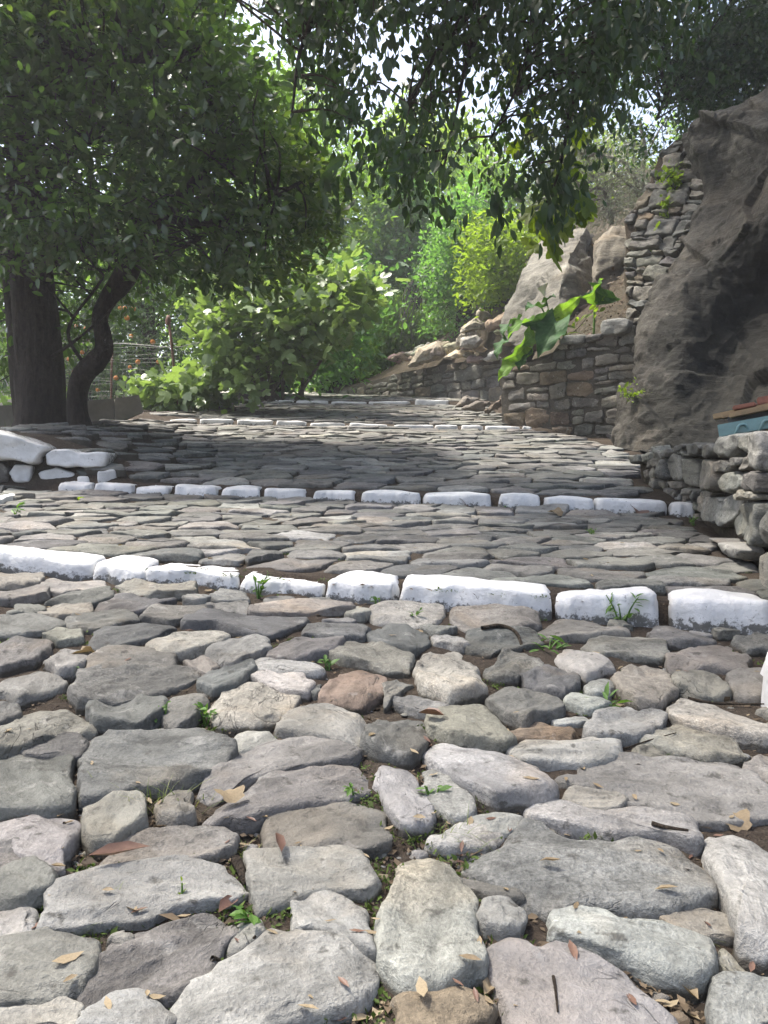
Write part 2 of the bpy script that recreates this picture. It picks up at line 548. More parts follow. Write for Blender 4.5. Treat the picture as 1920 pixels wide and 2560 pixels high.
def grid_mesh(name, xs, ys, zf, mat, dx=0.0):
    Xg, Yg = np.meshgrid(xs, ys)
    if dx: Xg = Xg + dx * vnoise(np.stack([Xg.ravel() * 7, Yg.ravel() * 7, Yg.ravel() * 0], 1), 3).reshape(Xg.shape)
    Z = zf(Xg, Yg)
    nx = len(xs)
    i, j = np.meshgrid(np.arange(len(ys) - 1), np.arange(nx - 1), indexing='ij')
    F = np.stack([i * nx + j, i * nx + j + 1, (i + 1) * nx + j + 1, (i + 1) * nx + j], -1).reshape(-1, 4)
    return mesh_np(name, np.stack([Xg.ravel(), Yg.ravel(), Z.ravel()], 1), [F], mat)

def zground(x, y):
    n = fbm(np.stack([x.ravel() * 1.3, y.ravel() * 1.3, 0 * x.ravel()], 1), 5, 4).reshape(x.shape)
    return np.minimum(GT(x, y), GT(x, y - 0.17)) - 0.10 + 0.05 * n * sstep(0, 2, np.abs(x) + np.maximum(y - 20, 0) * 0.2)
xs = np.concatenate([-np.geomspace(190, 4.2, 34), np.arange(-4, 6.01, 0.16), np.geomspace(6.3, 190, 34)])
ys = np.concatenate([-np.geomspace(100, 1, 16), np.arange(-0.8, 24, 0.16), np.geomspace(24.3, 240, 44)])
ground = link("ground", grid_mesh("ground", xs, ys, zground, M['earth']))
tag(ground, kind="structure")

def zbed(x, y):
    q = np.stack([x.ravel(), y.ravel(), 0 * x.ravel()], 1)
    n = fbm(q * 9, 21, 4).reshape(x.shape)
    n2 = fbm(q * 45, 31, 2).reshape(x.shape)
    edge = np.maximum(sstep(0.05, 0.35, x - XR(y)), sstep(0.05, 0.35, XL(y) - x))
    return np.minimum(G(x, y), G(x, y - 0.07) + 0.007) - 0.013 + 0.009 * n + 0.004 * n2 - 0.02 * edge
xs = np.arange(-3.7, 2.75, 0.045)
ys = np.concatenate([np.arange(0.3, 3.4, 0.022), np.arange(3.4, 6, 0.04), np.arange(6, 22, 0.1)])
path = link("cobbled_path", grid_mesh("cobbled_path", xs, ys, zbed, M['soil'], 0.008))
tag(path, kind="structure")

# ------------------------------------------------------------------ stones
def clip_half(poly, n, d):
    """keep the part of poly where p.n <= d"""
    out = []
    for i in range(len(poly)):
        a, b = poly[i], poly[(i + 1) % len(poly)]
        da, db = a[0] * n[0] + a[1] * n[1] - d, b[0] * n[0] + b[1] * n[1] - d
        if da <= 0: out.append(a)
        if (da < 0 < db) or (db < 0 < da):
            t = da / (da - db)
            out.append((a[0] + (b[0] - a[0]) * t, a[1] + (b[1] - a[1]) * t))
    return out

def voronoi(pts, sx=1.0, R=1.0):
    """cells of pts, distance measured with x scaled by sx"""
    q = [(p[0] * sx, p[1]) for p in pts]
    A = np.array(q)
    cells = []
    for i, (x, y) in enumerate(q):
        d = np.hypot(A[:, 0] - x, A[:, 1] - y)
        nb = np.argsort(d)[1:22]
        poly = [(x - R, y - R), (x + R, y - R), (x + R, y + R), (x - R, y + R)]
        for j in nb:
            nx, ny = q[j][0] - x, q[j][1] - y
            poly = clip_half(poly, (nx, ny), (q[j][0] ** 2 + q[j][1] ** 2 - x * x - y * y) / 2)
            if len(poly) < 3: break
        cells.append([(a / sx, b) for a, b in poly])
    return cells

def shrink(poly, g):
    """convex polygon pulled in by g on every side"""
    n = len(poly)
    area = sum(poly[i][0] * poly[(i + 1) % n][1] - poly[(i + 1) % n][0] * poly[i][1] for i in range(n))
    s = 1 if area > 0 else -1
    out = list(poly)
    for i in range(n):
        a, b = poly[i], poly[(i + 1) % n]
        ex, ey = b[0] - a[0], b[1] - a[1]
        L = math.hypot(ex, ey)
        if L < 1e-6: continue
        nx, ny = s * ey / L, -s * ex / L
        out = clip_half(out, (nx, ny), nx * a[0] + ny * a[1] - g)
        if len(out) < 3: return []
    return out

def inside(poly, x, y):
    c = False
    n = len(poly)
    for i in range(n):
        (x1, y1), (x2, y2) = poly[i], poly[(i + 1) % n]
        if (y1 > y) != (y2 > y) and x < (x2 - x1) * (y - y1) / (y2 - y1) + x1: c = not c
    return c

def parea(p):
    return abs(sum(p[i][0] * p[(i + 1) % len(p)][1] - p[(i + 1) % len(p)][0] * p[i][1] for i in range(len(p)))) / 2

def outline(poly, n, cut, jag, seed):
    p = np.array(poly, float)
    if cut > 0:
        q = []
        for i in range(len(p)):
            a, b, c = p[i - 1], p[i], p[(i + 1) % len(p)]
            q += [b + (a - b) * cut, b + (c - b) * cut]
        p = np.array(q)
    e = np.roll(p, -1, 0) - p
    L = np.hypot(e[:, 0], e[:, 1])
    cum = np.concatenate([[0], np.cumsum(L)])
    s = np.linspace(0, cum[-1], n, endpoint=False)
    pc = np.concatenate([p, p[:1]])
    o = np.stack([np.interp(s, cum, pc[:, 0]), np.interp(s, cum, pc[:, 1])], 1)
    if jag:
        q = np.concatenate([o * 14, np.full((n, 1), seed * 3.7)], 1)
        o = o + jag * np.stack([fbm(q, seed, 3), fbm(q + 31, seed, 3)], 1)
    return o

def stone_geo(poly, h, base, rnd, rough, n, seed, cut=0.22, jag=0.006, dome=0.25, inner=(0.8, 0.55, 0.28), freq=9.0, foli=0.0, tilt=(0, 0), topd=0.0, lean=0.0, facets=0, terr=0.0):
    """2D outline -> stone: flanks from -base up to h, worn rim, uneven top. returns V, F3, F4, dirt"""
    o = outline(poly, n, cut, jag, seed)
    if jag > 0.0065: o = o + 0.45 * jag * np.stack([vnoise(np.c_[o * 55, np.full(n, seed)], seed + 3), vnoise(np.c_[o * 55, np.full(n, seed)], seed + 4)], 1)
    c = o.mean(0)
    d = o - c
    r = np.hypot(d[:, 0], d[:, 1]) + 1e-9
    u = d / r[:, None]
    rings, lev = [], []
    def ring(ins, z, k=1.0):
        rr = np.maximum(r * k - ins, r * 0.1)
        rings.append(np.concatenate([c + u * rr[:, None], np.full((n, 1), z)], 1)); lev.append(z)
    hs = h + 0.03
    ring(-0.3 * rnd, -base); ring(-0.2 * rnd, h - hs * 0.7); ring(0.0, h - hs * 0.32)
    ring(0.22 * rnd, h - hs * 0.12); ring(0.6 * rnd, h - hs * 0.03); ring(1.35 * rnd, h)
    for k in inner: ring(1.35 * rnd * k, h, k)
    V = np.concatenate(rings + [np.array([[c[0], c[1], h]])])
    m = len(rings)
    rad = np.concatenate([np.full(n, 1.0)] * (m - len(inner)) + [np.full(n, k) for k in inner] + [np.zeros(1)])
    top = np.clip((V[:, 2] + 0.02) / (h + 0.02), 0, 1)
    ext = math.sqrt(parea(o)) + 1e-6
    V[:, 2] += dome * rnd * 1.2 * (1 - rad ** 2) * top
    q = np.stack([V[:, 0] * freq * 0.6, V[:, 1] * freq * 1.25, V[:, 2] * freq + seed * 1.7], 1)
    dz = fbm(q, seed, 4)
    V[:, 2] += rough * dz * top
    if foli:
        sline = (V[:, 1] * 1.0 + V[:, 0] * 0.12) * 34 + 1.3 * vnoise(np.stack([V[:, 0] * 5, V[:, 1] * 5, V[:, 2] * 0 + seed], 1), seed)
        V[:, 2] += foli * (np.abs((sline % 1.0) - 0.5) - 0.25) * top
    V[:, 2] += ((V[:, 0] - c[0]) * tilt[0] + (V[:, 1] - c[1]) * tilt[1]) * top
    if terr:
        tq = fbm(q * np.array([0.55, 1.0, 0.8]) + 4.4, seed + 31, 3) * 2.6
        V[:, 2] += terr * (np.floor(tq) + sstep(0.36, 0.64, tq - np.floor(tq))) * top
    if facets:
        rf = random.Random(seed * 13 + 1)
        for _ in range(facets):
            a = rf.uniform(0, 6.283); e = np.array([math.cos(a), math.sin(a)])
            s_ = (V[:, :2] - c) @ e
            off = rf.uniform(0.55, 0.92) * s_.max()
            V[:, 2] -= np.maximum(0, s_ - off + 0.012 * vnoise(q * 2.2, seed + 77)) * rf.uniform(0.08, 0.38) * top
    side = (rad >= 1.0) & (V[:, 2] < h * 0.95)
    lat = fbm(q * 1.4 + 9, seed + 5, 3) * rough * 0.8
    uu = np.concatenate([u] * m + [np.zeros((1, 2))])
    V[:, :2] += uu * np.where(side, lat, 0)[:, None]
    i, j = np.meshgrid(np.arange(m - 1), np.arange(n), indexing='ij')
    F4 = np.stack([i * n + j, i * n + (j + 1) % n, (i + 1) * n + (j + 1) % n, (i + 1) * n + j], -1).reshape(-1, 4)
    e = (m - 1) * n
    F3 = np.array([[e + k, e + (k + 1) % n, m * n] for k in range(n)])
    area = sum(o[k, 0] * o[(k + 1) % n, 1] - o[(k + 1) % n, 0] * o[k, 1] for k in range(n))
    if area < 0: F4, F3 = F4[:, ::-1], F3[:, ::-1]
    dirt = np.clip(1 - (V[:, 2] + 0.022) / (h + 0.016), 0, 1) * 0.8
    return V, F3, F4, dirt

TINTS = dict(l=(.245, .243, .236), c=(.255, .245, .22), g=(.14, .138, .131), d=(.106, .107, .106), t=(.188, .179, .16), r=(.17, .133, .107), p=(.15, .145, .142), b=(.16, .13, .10), k=(.212, .209, .201), w=(0.82, 0.83, 0.84))
def tint(k, j=0.1):
    t = np.array(TINTS[k]) * (np.array([1.0, 0.995, 0.945]) if k != 'w' else 1.0) * (1 + random.uniform(-j, j))
    return t * (1 + np.array([random.uniform(-.03, .03) for _ in range(3)]))

class Frame:
    """a plane to lay stones on: origin, u, v axes, n outwards"""
    def __init__(s, o, u, v=None, n=None):
        s.o = Vector(o); s.u = Vector(u).normalized()
        if v is not None:
            v = Vector(v); s.v = (v - s.u * v.dot(s.u)).normalized(); s.n = s.u.cross(s.v)
        else:
            n = Vector(n); s.n = (n - s.u * n.dot(s.u)).normalized(); s.v = s.n.cross(s.u)
    def mat(s):
        return Matrix(((s.u.x, s.v.x, s.n.x, s.o.x), (s.u.y, s.v.y, s.n.y, s.o.y), (s.u.z, s.v.z, s.n.z, s.o.z), (0, 0, 0, 1)))
    def px(s, x, y):
        d = P(x, y, 1.0)
        t = s.o.dot(s.n) / d.dot(s.n)
        w = d * t - s.o
        return (w.dot(s.u), w.dot(s.v))
    def w(s, a, b, c=0.0): return s.o + s.u * a + s.v * b + s.n * c

# --- paving: every stone near the camera traced from the photo
TR = []
def trace(ox, oy, s, text):
    for line in text.strip().splitlines():
        k, *pts = line.split()
        TR.append((k, [(ox + float(a.split(',')[0]) * s, oy + float(a.split(',')[1]) * s) for a in pts]))
S = 960 / 1659
trace(0, 1600, S, """
g 0,30 60,0 205,0 200,40 150,95 0,145
k 215,100 290,40 390,55 405,90 330,140 260,150
g 400,100 480,35 740,70 745,115 560,135 400,145
gf 320,230 360,150 560,130 840,110 850,165 690,220 500,270 340,280
p 10,190 170,125 280,185 215,230 80,275 30,235
d 0,290 70,265 75,320 0,375 -90,380 -90,300
t 0,430 90,330 215,250 300,270 435,365 400,405 250,430 110,480 0,525 -60,520
d 390,300 520,250 700,230 700,330 590,410 440,370
g 725,330 740,260 890,225 890,270 830,370 745,400
d 860,200 900,150 1080,100 1105,130 1020,205 930,235
t 805,90 880,75 935,110 890,150 840,125
k 890,70 985,0 1060,-15 1160,5 1150,50 1030,115 950,110
l 1090,90 1130,75 1290,90 1390,125 1380,145 1120,132
lf 1080,165 1130,135 1300,150 1350,190 1330,240 1220,215
d 1340,230 1360,180 1400,190 1390,240
g 1165,75 1280,5 1450,-5 1480,10 1430,60 1280,95
r 1395,240 1470,140 1560,130 1650,165 1640,230 1560,300 1400,270
c 905,300 1010,195 1100,195 1280,240 1260,300 1150,370 950,370
l 1205,360 1260,315 1400,280 1585,375 1570,465 1480,450 1230,400
l 1000,450 1040,405 1160,400 1215,445 1100,490 1030,510
d 110,490 150,435 320,430 385,455 330,515 130,515
gf 355,690 375,480 430,445 860,400 1000,530 880,620 560,660
gf 0,550 60,515 305,515 300,740 180,760 -80,750 -90,580
p 865,650 930,580 1100,480 1250,440 1430,440 1555,500 1510,545 1170,588 1080,615 930,695
p 895,790 960,712 1150,618 1350,575 1530,550 1600,600 1590,650 1300,730 1100,790 930,815
t 370,760 480,695 610,690 625,790 480,880 395,890
c 700,710 755,655 820,665 835,760 760,790 705,770
k -80,780 0,770 200,775 330,810 270,900 260,1000 180,985 120,965 60,885 -80,890
g -80,925 0,915 60,895 120,970 0,982 -80,980
gf 440,970 560,850 640,830 950,820 1000,850 960,910 900,950 720,965 520,1000
g 1160,900 1200,780 1310,710 1520,700 1640,720 1650,870 1580,915 1400,900 1200,920
g -70,1000 0,992 140,985 215,1060 210,1120 100,1145 -70,1125
l -70,1160 0,1160 80,1145 145,1185 115,1310 -70,1320
kf 170,1265 270,1080 470,1012 800,962 930,987 1060,1080 980,1130 700,1160 620,1200 500,1200 340,1250
k 1085,920 1240,932 1520,922 1630,1050 1590,1090 1290,1110 1130,1150 1110,1050
k 1280,1140 1380,1105 1440,1115 1560,1200 1580,1360 1500,1325 1420,1250 1310,1250
gf 395,1580 430,1440 510,1350 640,1290 880,1230 1000,1250 980,1310 890,1370 870,1480 700,1540 530,1580
g -70,1340 200,1315 410,1345 390,1400 330,1540 200,1560 -70,1575
l 745,1650 830,1510 1000,1420 1200,1305 1400,1325 1590,1370 1595,1490 1500,1580 1200,1630 1100,1730 800,1740
l 360,1670 500,1572 600,1567 710,1640 650,1740 390,1730
k -60,1595 220,1572 325,1605 280,1680 -60,1690
l 1020,1310 1040,1240 1110,1230 1120,1270 1060,1330
t 460,1330 520,1300 540,1330 490,1350
""")
trace(960, 1600, S, """
c 145,100 200,40 260,25 400,65 410,190 430,220 300,280 150,230
g 450,130 520,50 600,40 680,90 640,130 560,175 470,165
d 590,165 720,97 840,150 840,210 760,245 620,200
l 745,75 800,45 980,95 970,130 880,175 820,140
l 865,210 930,175 990,190 980,235 900,245
l 785,280 820,248 900,250 960,280 880,305
t 1000,210 1025,120 1080,85 1200,130 1250,220 1190,290 1080,290
g 450,260 520,215 680,225 740,270 755,310 600,370 500,335
b 550,400 640,368 820,400 800,430 600,420
t 200,340 270,285 390,275 430,310 560,450 500,475 330,450 210,400
k 855,410 930,335 1050,320 1090,345 1200,320 1215,350 1190,390 1090,420 1000,445 900,440
d -90,470 -60,380 0,300 70,290 160,335 165,420 120,515 0,500
l 160,480 210,440 300,440 500,520 620,580 730,690 640,700 480,725 430,680 280,590
l 165,570 230,550 270,570 390,730 370,760 280,770 230,720
l -15,540 90,530 130,580 195,720 185,790 100,820 45,790 0,660
lf 560,480 620,445 1010,450 1030,500 900,545 620,540 580,520
kf 750,610 850,590 890,530 1040,512 1370,540 1530,530 1560,580 1659,680 1640,760 1500,790 1300,760 1080,715 940,675
t 810,690 830,660 1000,692 1050,720 930,735
t 1110,440 1170,390 1280,385 1480,450 1570,510 1400,510 1230,465
t 1090,480 1150,462 1215,500 1200,525 1100,510
c 1235,300 1280,260 1400,262 1659,400 1700,450 1500,430 1380,408 1250,350
t 1265,180 1330,140 1440,150 1475,240 1380,250 1270,220
p 1485,170 1560,135 1690,130 1690,250 1520,250
t 1230,90 1350,40 1480,35 1570,90 1540,130 1260,130
t 860,30 900,0 1200,5 1215,60 1190,85 940,65
l 190,870 330,800 440,792 490,850 440,870 250,900
l 375,780 500,757 600,770 560,800 480,830
lf 615,750 640,705 800,720 960,740 1190,745 1320,800 1360,880 1300,905 1160,850 1000,845 860,820 640,775
p 350,980 370,930 540,870 600,795 700,815 780,880 900,870 980,890 1100,870 1220,905 1360,990 1390,1120 1180,1180 980,1150 700,1165 580,1130 520,1060
l 1395,850 1480,835 1600,880 1690,960 1720,1400 1500,1370 1500,1240 1470,1110 1410,980
l 20,1170 60,1050 70,950 170,895 250,930 290,1010 370,1150 360,1270 430,1330 430,1430 280,1480 60,1510 10,1420 -20,1300 0,1240
g 315,1030 370,1035 540,1090 560,1120 460,1110 350,1065
k 410,1220 450,1150 520,1130 590,1190 570,1250 500,1265
l 735,1200 760,1170 820,1170 1000,1225 1150,1230 1390,1330 1390,1430 1340,1510 1170,1450 1060,1400 860,1320 740,1280
t 1205,1190 1270,1170 1450,1180 1495,1240 1480,1285 1280,1260
l 440,1350 500,1310 620,1320 660,1360 750,1330 830,1350 1000,1440 1100,1530 1230,1659 1150,1750 600,1750 520,1560 460,1450
l 1425,1510 1480,1480 1690,1490 1690,1720 1430,1690
b 95,1560 300,1550 420,1590 380,1659 200,1730 100,1690
t 1575,550 1620,500 1700,510 1700,650 1600,600
t 1440,1390 1490,1355 1560,1440 1520,1460
g 40,250 200,265 260,290 210,330 120,300
g 5,265 0,200 60,175 110,205 15,270
t -250,60 -130,-10 0,20 120,70 100,145 0,140 -160,95
""")
trace(0, 1050, S, """
t -60,680 0,672 170,670 180,700 100,735 -60,725
kf 150,732 210,695 440,702 450,725 260,752
g -60,745 0,738 190,742 195,772 50,792 -60,790
g 195,790 260,760 470,737 480,778 330,808
t 500,720 560,707 840,735 845,758 620,768
d 400,820 520,762 760,782 570,838 420,833
g -60,850 0,850 140,838 290,880 190,925 95,940 -60,930
g 30,830 60,803 180,803 180,830
t 190,832 220,803 390,808 390,838 260,858
g 295,880 330,848 540,838 600,870 440,900 310,902
d 390,960 420,912 750,882 760,903 600,958 500,982 400,982
t 185,940 250,912 350,912 355,948 250,966
g 610,860 680,812 880,797 880,828 740,878
d 800,885 820,832 940,817 1060,862 1310,862 1320,878 1190,936 1060,928 960,890
g 890,810 1000,787 1070,792 1060,850 970,832
t 1080,848 1120,782 1500,792 1520,828 1280,838 1230,853
k 910,775 960,752 1060,757 1080,788 960,783
c 1500,850 1540,803 1600,797 1600,838 1560,863
d 1310,930 1340,887 1500,882 1580,910 1560,947 1400,938
c 645,990 760,955 960,917 1005,930 900,1000 720,1028
""")
trace(960, 1050, S, """
c -60,830 20,807 250,817 265,848 200,878 -40,868
t 285,870 300,822 500,832 650,872 655,908 470,918 350,900
d -60,935 0,892 100,887 190,935 180,978 120,1015 60,988 0,968
g 165,897 200,884 310,910 230,925
k 205,945 240,922 330,945 350,988 300,983 220,963
d 360,958 380,927 560,922 660,932 680,968 600,985 500,992 460,1008 380,998
t 670,915 720,892 890,877 1040,920 1030,948 850,943 720,948
p 1150,938 1180,897 1230,902 1450,972 1300,980 1220,975
t 1420,915 1560,912 1560,935 1440,938
p 1500,958 1640,922 1700,925 1700,990 1580,995
""")

STONES = []            # (tint key, world outline, near?)
for k, pts in TR:
    STONES.append((k, [tuple(hit(*p)) for p in pts], 1))
TRW = [[(p[0], p[1]) for p in s[1]] for s in STONES]
TRB = [(min(p[0] for p in q), max(p[0] for p in q), min(p[1] for p in q), max(p[1] for p in q)) for q in TRW]

def near_traced(x, y, m=0.012):
    for q, b in zip(TRW, TRB):
        if b[0] - m < x < b[1] + m and b[2] - m < y < b[3] + m:
            if inside(q, x, y): return True
            for i in range(len(q)):
                ax, ay = q[i]; bx, by = q[(i + 1) % len(q)]
                L2 = (bx - ax) ** 2 + (by - ay) ** 2 + 1e-12
                t = max(0, min(1, ((x - ax) * (bx - ax) + (y - ay) * (by - ay)) / L2))
                if (x - ax - t * (bx - ax)) ** 2 + (y - ay - t * (by - ay)) ** 2 < m * m: return True
    return False

def tread(y0, y1, wmin, wmax, dmin, dmax, keys, gap, rnd):
    """rows of flat stones between two lines y0(x), y1(x)"""
    pts, t = [], 0.0
    Lm = y1(0) - y0(0)
    rows = []
    while t < 1:
        dt = rnd.uniform(dmin, dmax) / Lm
        rows.append((t + dt / 2, dt)); t += dt
    rows = [(r[0] / t, r[1] / t) for r in rows]
    for tt, dt in rows:
        x = -4.0 + rnd.uniform(0, wmax)
        while x < 3.2:
            w = rnd.uniform(wmin, wmax) * (1.25 if rnd.random() < 0.2 else 1)
            j = rnd.uniform(-0.5, 0.5) * dt
            yy = y0(x) + (tt + j) * (y1(x) - y0(x))
            pts.append((x + w / 2, yy))
            x += w
    cells = voronoi(pts, 0.62)
    out = []
    for (x, y), c in zip(pts, cells):
        if len(c) < 3: continue
        if not (XL(y) - 0.05 < x < XR(y) + 0.02): continue
        # keep inside the tread: cut at the two kerb lines
        a, b = y0(x), y1(x)
        c = clip_half(clip_half(c, (0, -1), -(a + 0.01)), (0, 1), b - 0.012)
        c = [(min(max(p[0], float(XL(p[1])) - 0.1), float(XR(p[1])) + 0.03), p[1]) for p in c]
        if len(c) < 3: continue
        c = shrink(c, gap * rnd.uniform(0.6, 1.5))
        if len(c) < 3 or parea(c) < 0.0022: continue
        out.append((rnd.choice(keys), [(p[0], p[1], float(G(p[0], p[1]))) for p in c], 0))
    return out
rnd = random.Random(5)
def kl(i, off=0.0): return lambda x: float(lin(KERBS[i]['y'], x)) + off
# around the traced stones (gaps, and ground outside the picture)
fillers = [tread(lambda x: 0.35, kl(0, -0.005), *z_, 'gggklltp', 0.005, rnd) for z_ in ((0.12, 0.3, 0.1, 0.2), (0.09, 0.18, 0.07, 0.12), (0.05, 0.1, 0.04, 0.075))]
for s in [s for f_ in fillers for s in f_]:
    c = [(p[0], p[1]) for p in s[1]]
    cx_, cy_ = sum(p[0] for p in c) / len(c), sum(p[1] for p in c) / len(c)
    tests = c + [(cx_, cy_)] + [((a[0] + b[0]) / 2, (a[1] + b[1]) / 2) for a, b in zip(c, c[1:] + c[:1])]
    if any(near_traced(*p, 0.007) for p in tests): continue
    STONES.append(s)
    TRW.append(c); TRB.append((min(p[0] for p in c), max(p[0] for p in c), min(p[1] for p in c), max(p[1] for p in c)))
STONES += tread(kl(0, 0.182), kl(1), 0.16, 0.36, 0.11, 0.21, 'ggggddkggkg', 0.0055, rnd)
STONES += tread(kl(1, 0.21), kl(2), 0.2, 0.46, 0.14, 0.25, 'ggggdgkkgd', 0.0065, rnd)
STONES += tread(kl(2, 0.25), kl(3), 0.24, 0.5, 0.16, 0.28, 'ggktggkg', 0.008, rnd)
STONES += tread(kl(3, 0.27), lambda x: 19.5, 0.26, 0.55, 0.2, 0.32, 'ktgkt', 0.012, rnd)

def seen_size(pts):
    u, v, f = proj(np.array(pts))
    if u.max() < 0 or u.min() > 1920 or v.min() > 2560 or f.min() < 0.1: return 0
    return (u.max() - u.min()) * (v.max() - v.min())
order = sorted(range(len(STONES)), key=lambda i: -seen_size(STONES[i][1]))
single = set(order[:300])
rest = Acc()
BV, BF = [], []
def keep(W, F3, F4):
    n = sum(len(b) for b in BV)
    BV.append(W); BF.extend((F3 + n).tolist()); BF.extend((F4 + n).tolist())
for i, (key, pts, near) in enumerate(STONES):
    A = np.array(pts)
    c = A.mean(0)
    q = A[:, :2] - c[:2]
    w_, ev = np.linalg.eigh(q.T @ q)
    ax = ev[:, 1] if ev[0, 1] > 0 else -ev[:, 1]
    n = normalG(c[0], c[1])
    dist = math.hypot(c[1], c[0])
    big = math.sqrt(parea(A[:, :2]))
    foli = 0.006 if 'f' in key else (0.0035 if key[0] in 'gd' and random.random() < 0.5 else 0)
    tnt = tint(key[0])
    if i in single:
        fr = Frame(c, (ax[0], ax[1], 0), n=n)
        loc = [((Vector(p) - fr.o).dot(fr.u), (Vector(p) - fr.o).dot(fr.v)) for p in pts]
        if near:
            loc = [(x + 0.013 * x / (math.hypot(x, y) + 1e-6), y + 0.013 * y / (math.hypot(x, y) + 1e-6)) for x, y in loc]
            N = int(np.clip(330 * big, 48, 108)) if dist < 2.3 else 48
            V, F3, F4, dirt = stone_geo(loc, random.uniform(0.0, 0.008) + 0.002 + 0.008 * min(1, big / 0.2), 0.06, (0.010 + 0.045 * min(0.25, big)) * (0.4 if key[0] in 'gdtkr' else 0.75), 0.005 + 0.02 * min(big, 0.25), N, i, 0.07 if key[0] in 'gdtkr' else 0.12, 0.007, 0.0 if key[0] in 'gdtkr' else 0.2,
                                        (0.94, 0.87, 0.79, 0.7, 0.6, 0.5, 0.4, 0.3, 0.2, 0.1) if dist < 2.3 else (0.9, 0.76, 0.62, 0.47, 0.32, 0.16), 11, foli, (random.uniform(-.05, .05), random.uniform(-.05, .04)), facets=3, terr=0.0035 if key[0] in 'gdtkr' else 0.0018)
        else:
            V, F3, F4, dirt = stone_geo(loc, random.uniform(0.0, 0.012), 0.06, 0.007 + 0.012 * big, 0.007, 34, i, 0.07, 0.010, 0.0, (0.8, 0.55, 0.3), 10, foli,
                                        (random.uniform(-.04, .04), random.uniform(-.05, .03)), facets=2, terr=0.002)
        me = mesh_np("paving_stone", V, [F3, F4], M['stone'], tnt, dirt)
        link("paving_stone", me, path, fr.mat())
        m = np.array(fr.mat()); keep(V @ m[:3, :3].T + m[:3, 3], F3, F4)
    else:
        fr = Frame(c, (1, 0, 0), n=n)
        loc = [((Vector(p) - fr.o).dot(fr.u), (Vector(p) - fr.o).dot(fr.v)) for p in pts]
        V, F3, F4, dirt = stone_geo(loc, random.uniform(0.0, 0.02), 0.06, 0.006 + 0.008 * big, 0.011, 20, i, 0.08, 0.016, 0.1, (0.55,), 9, 0,
                                    (random.uniform(-.05, .05), random.uniform(-.09, .03)))
        m = np.array(fr.mat())
        rest.add(V @ m[:3, :3].T + m[:3, 3], F3, F4, tnt, dirt)
tag(link("paving_stone", rest.mesh("paving_stone", M['stone']), path), kind="stuff")

from mathutils.bvhtree import BVHTree
BVH = BVHTree.FromPolygons(np.concatenate(BV).tolist(), BF)
def surf(x, y):
    """height of what lies on top at (x, y): a paving stone or the soil in the joint"""
    g = float(G(x, y)); h = BVH.ray_cast(Vector((x, y, g + 0.25)), Vector((0, 0, -1)), 0.3)
    return max(h[0].z, g - 0.012) if h[0] is not None else g - 0.008

# --- whitewashed step rows
KL = ["nearest row of whitewashed step stones crossing the cobbled path", "second whitewashed step row, ending at the right low wall",
      "third whitewashed step row, ending at the coursed wall corner", "farthest whitewashed step row, below the bend of the path"]
for ki, k in enumerate(KERBS):
    mid = k['w'][len(k['w']) // 2][0][0]
    root = empty("step_kerb", mid, KL[ki], "step edge", "whitewashed step rows")
    for si, ends in enumerate(k['w']):
        (b0, t0), (b1, t1) = ends
        u = (b1 - b0); L = u.length; u.normalize()
        fr = Frame((b0 + b1) / 2, u, n=(0, 0, 1))
        h0, h1 = (t0 - b0).length, (t1 - b1).length
        th = k['thick'] * random.uniform(0.85, 1.1)
        e = 0.012
        poly = [(-L / 2 + random.uniform(0, e), random.uniform(-.006, .006)), (-L / 6, random.uniform(-.012, .006)), (L / 6, random.uniform(-.012, .006)), (L / 2 - random.uniform(0, e), random.uniform(-.006, .006)),
                (L / 2 - random.uniform(0, 2 * e), th * random.uniform(.75, 1)), (L / 5, th), (-L / 5, th), (-L / 2 + random.uniform(0, 2 * e), th * random.uniform(.75, 1))]
        n_ = [64, 48, 32, 26][ki]
        h = (h0 + h1) / 2 - (0.018 if ki == 0 else 0.008)
        V, F3, F4, dirt = stone_geo(poly, h, 0.06, 0.022 if ki < 2 else 0.016, 0.012 if ki == 0 else 0.009, n_, 500 + ki * 40 + si, 0.09, 0.007, 0.25, (0.7, 0.4) if ki else (0.85, 0.65, 0.45, 0.2), 8, 0, ((h1 - h0) / L, 0))
        dirt = np.clip(1 - V[:, 2] / (h * 0.9), 0, 1) * 0.66
        me = mesh_np("kerb_stone", V, [F3, F4], M['paint'], None, dirt)
        link("kerb_stone", me, root, fr.mat())
# ------------------------------------------------------------------ walls
def wall_body(name, fr, poly, depth, mat, parent, bulge=0.0):
    n = len(poly)
    V = [list(fr.w(a, b, 0.0)) for a, b in poly] + [list(fr.w(a, b, -depth)) for a, b in poly]
    F = [list(range(n)), list(range(2 * n - 1, n - 1, -1))]
    ar = sum(poly[i][0] * poly[(i + 1) % n][1] - poly[(i + 1) % n][0] * poly[i][1] for i in range(n))
    for i in range(n):
        j = (i + 1) % n
        F.append([i, i + n, j + n, j])
    if ar < 0: F = [f[::-1] for f in F]
    me = mesh_np(name, V, F, mat, smooth=False)
    o = link(name, me, parent)
    return o

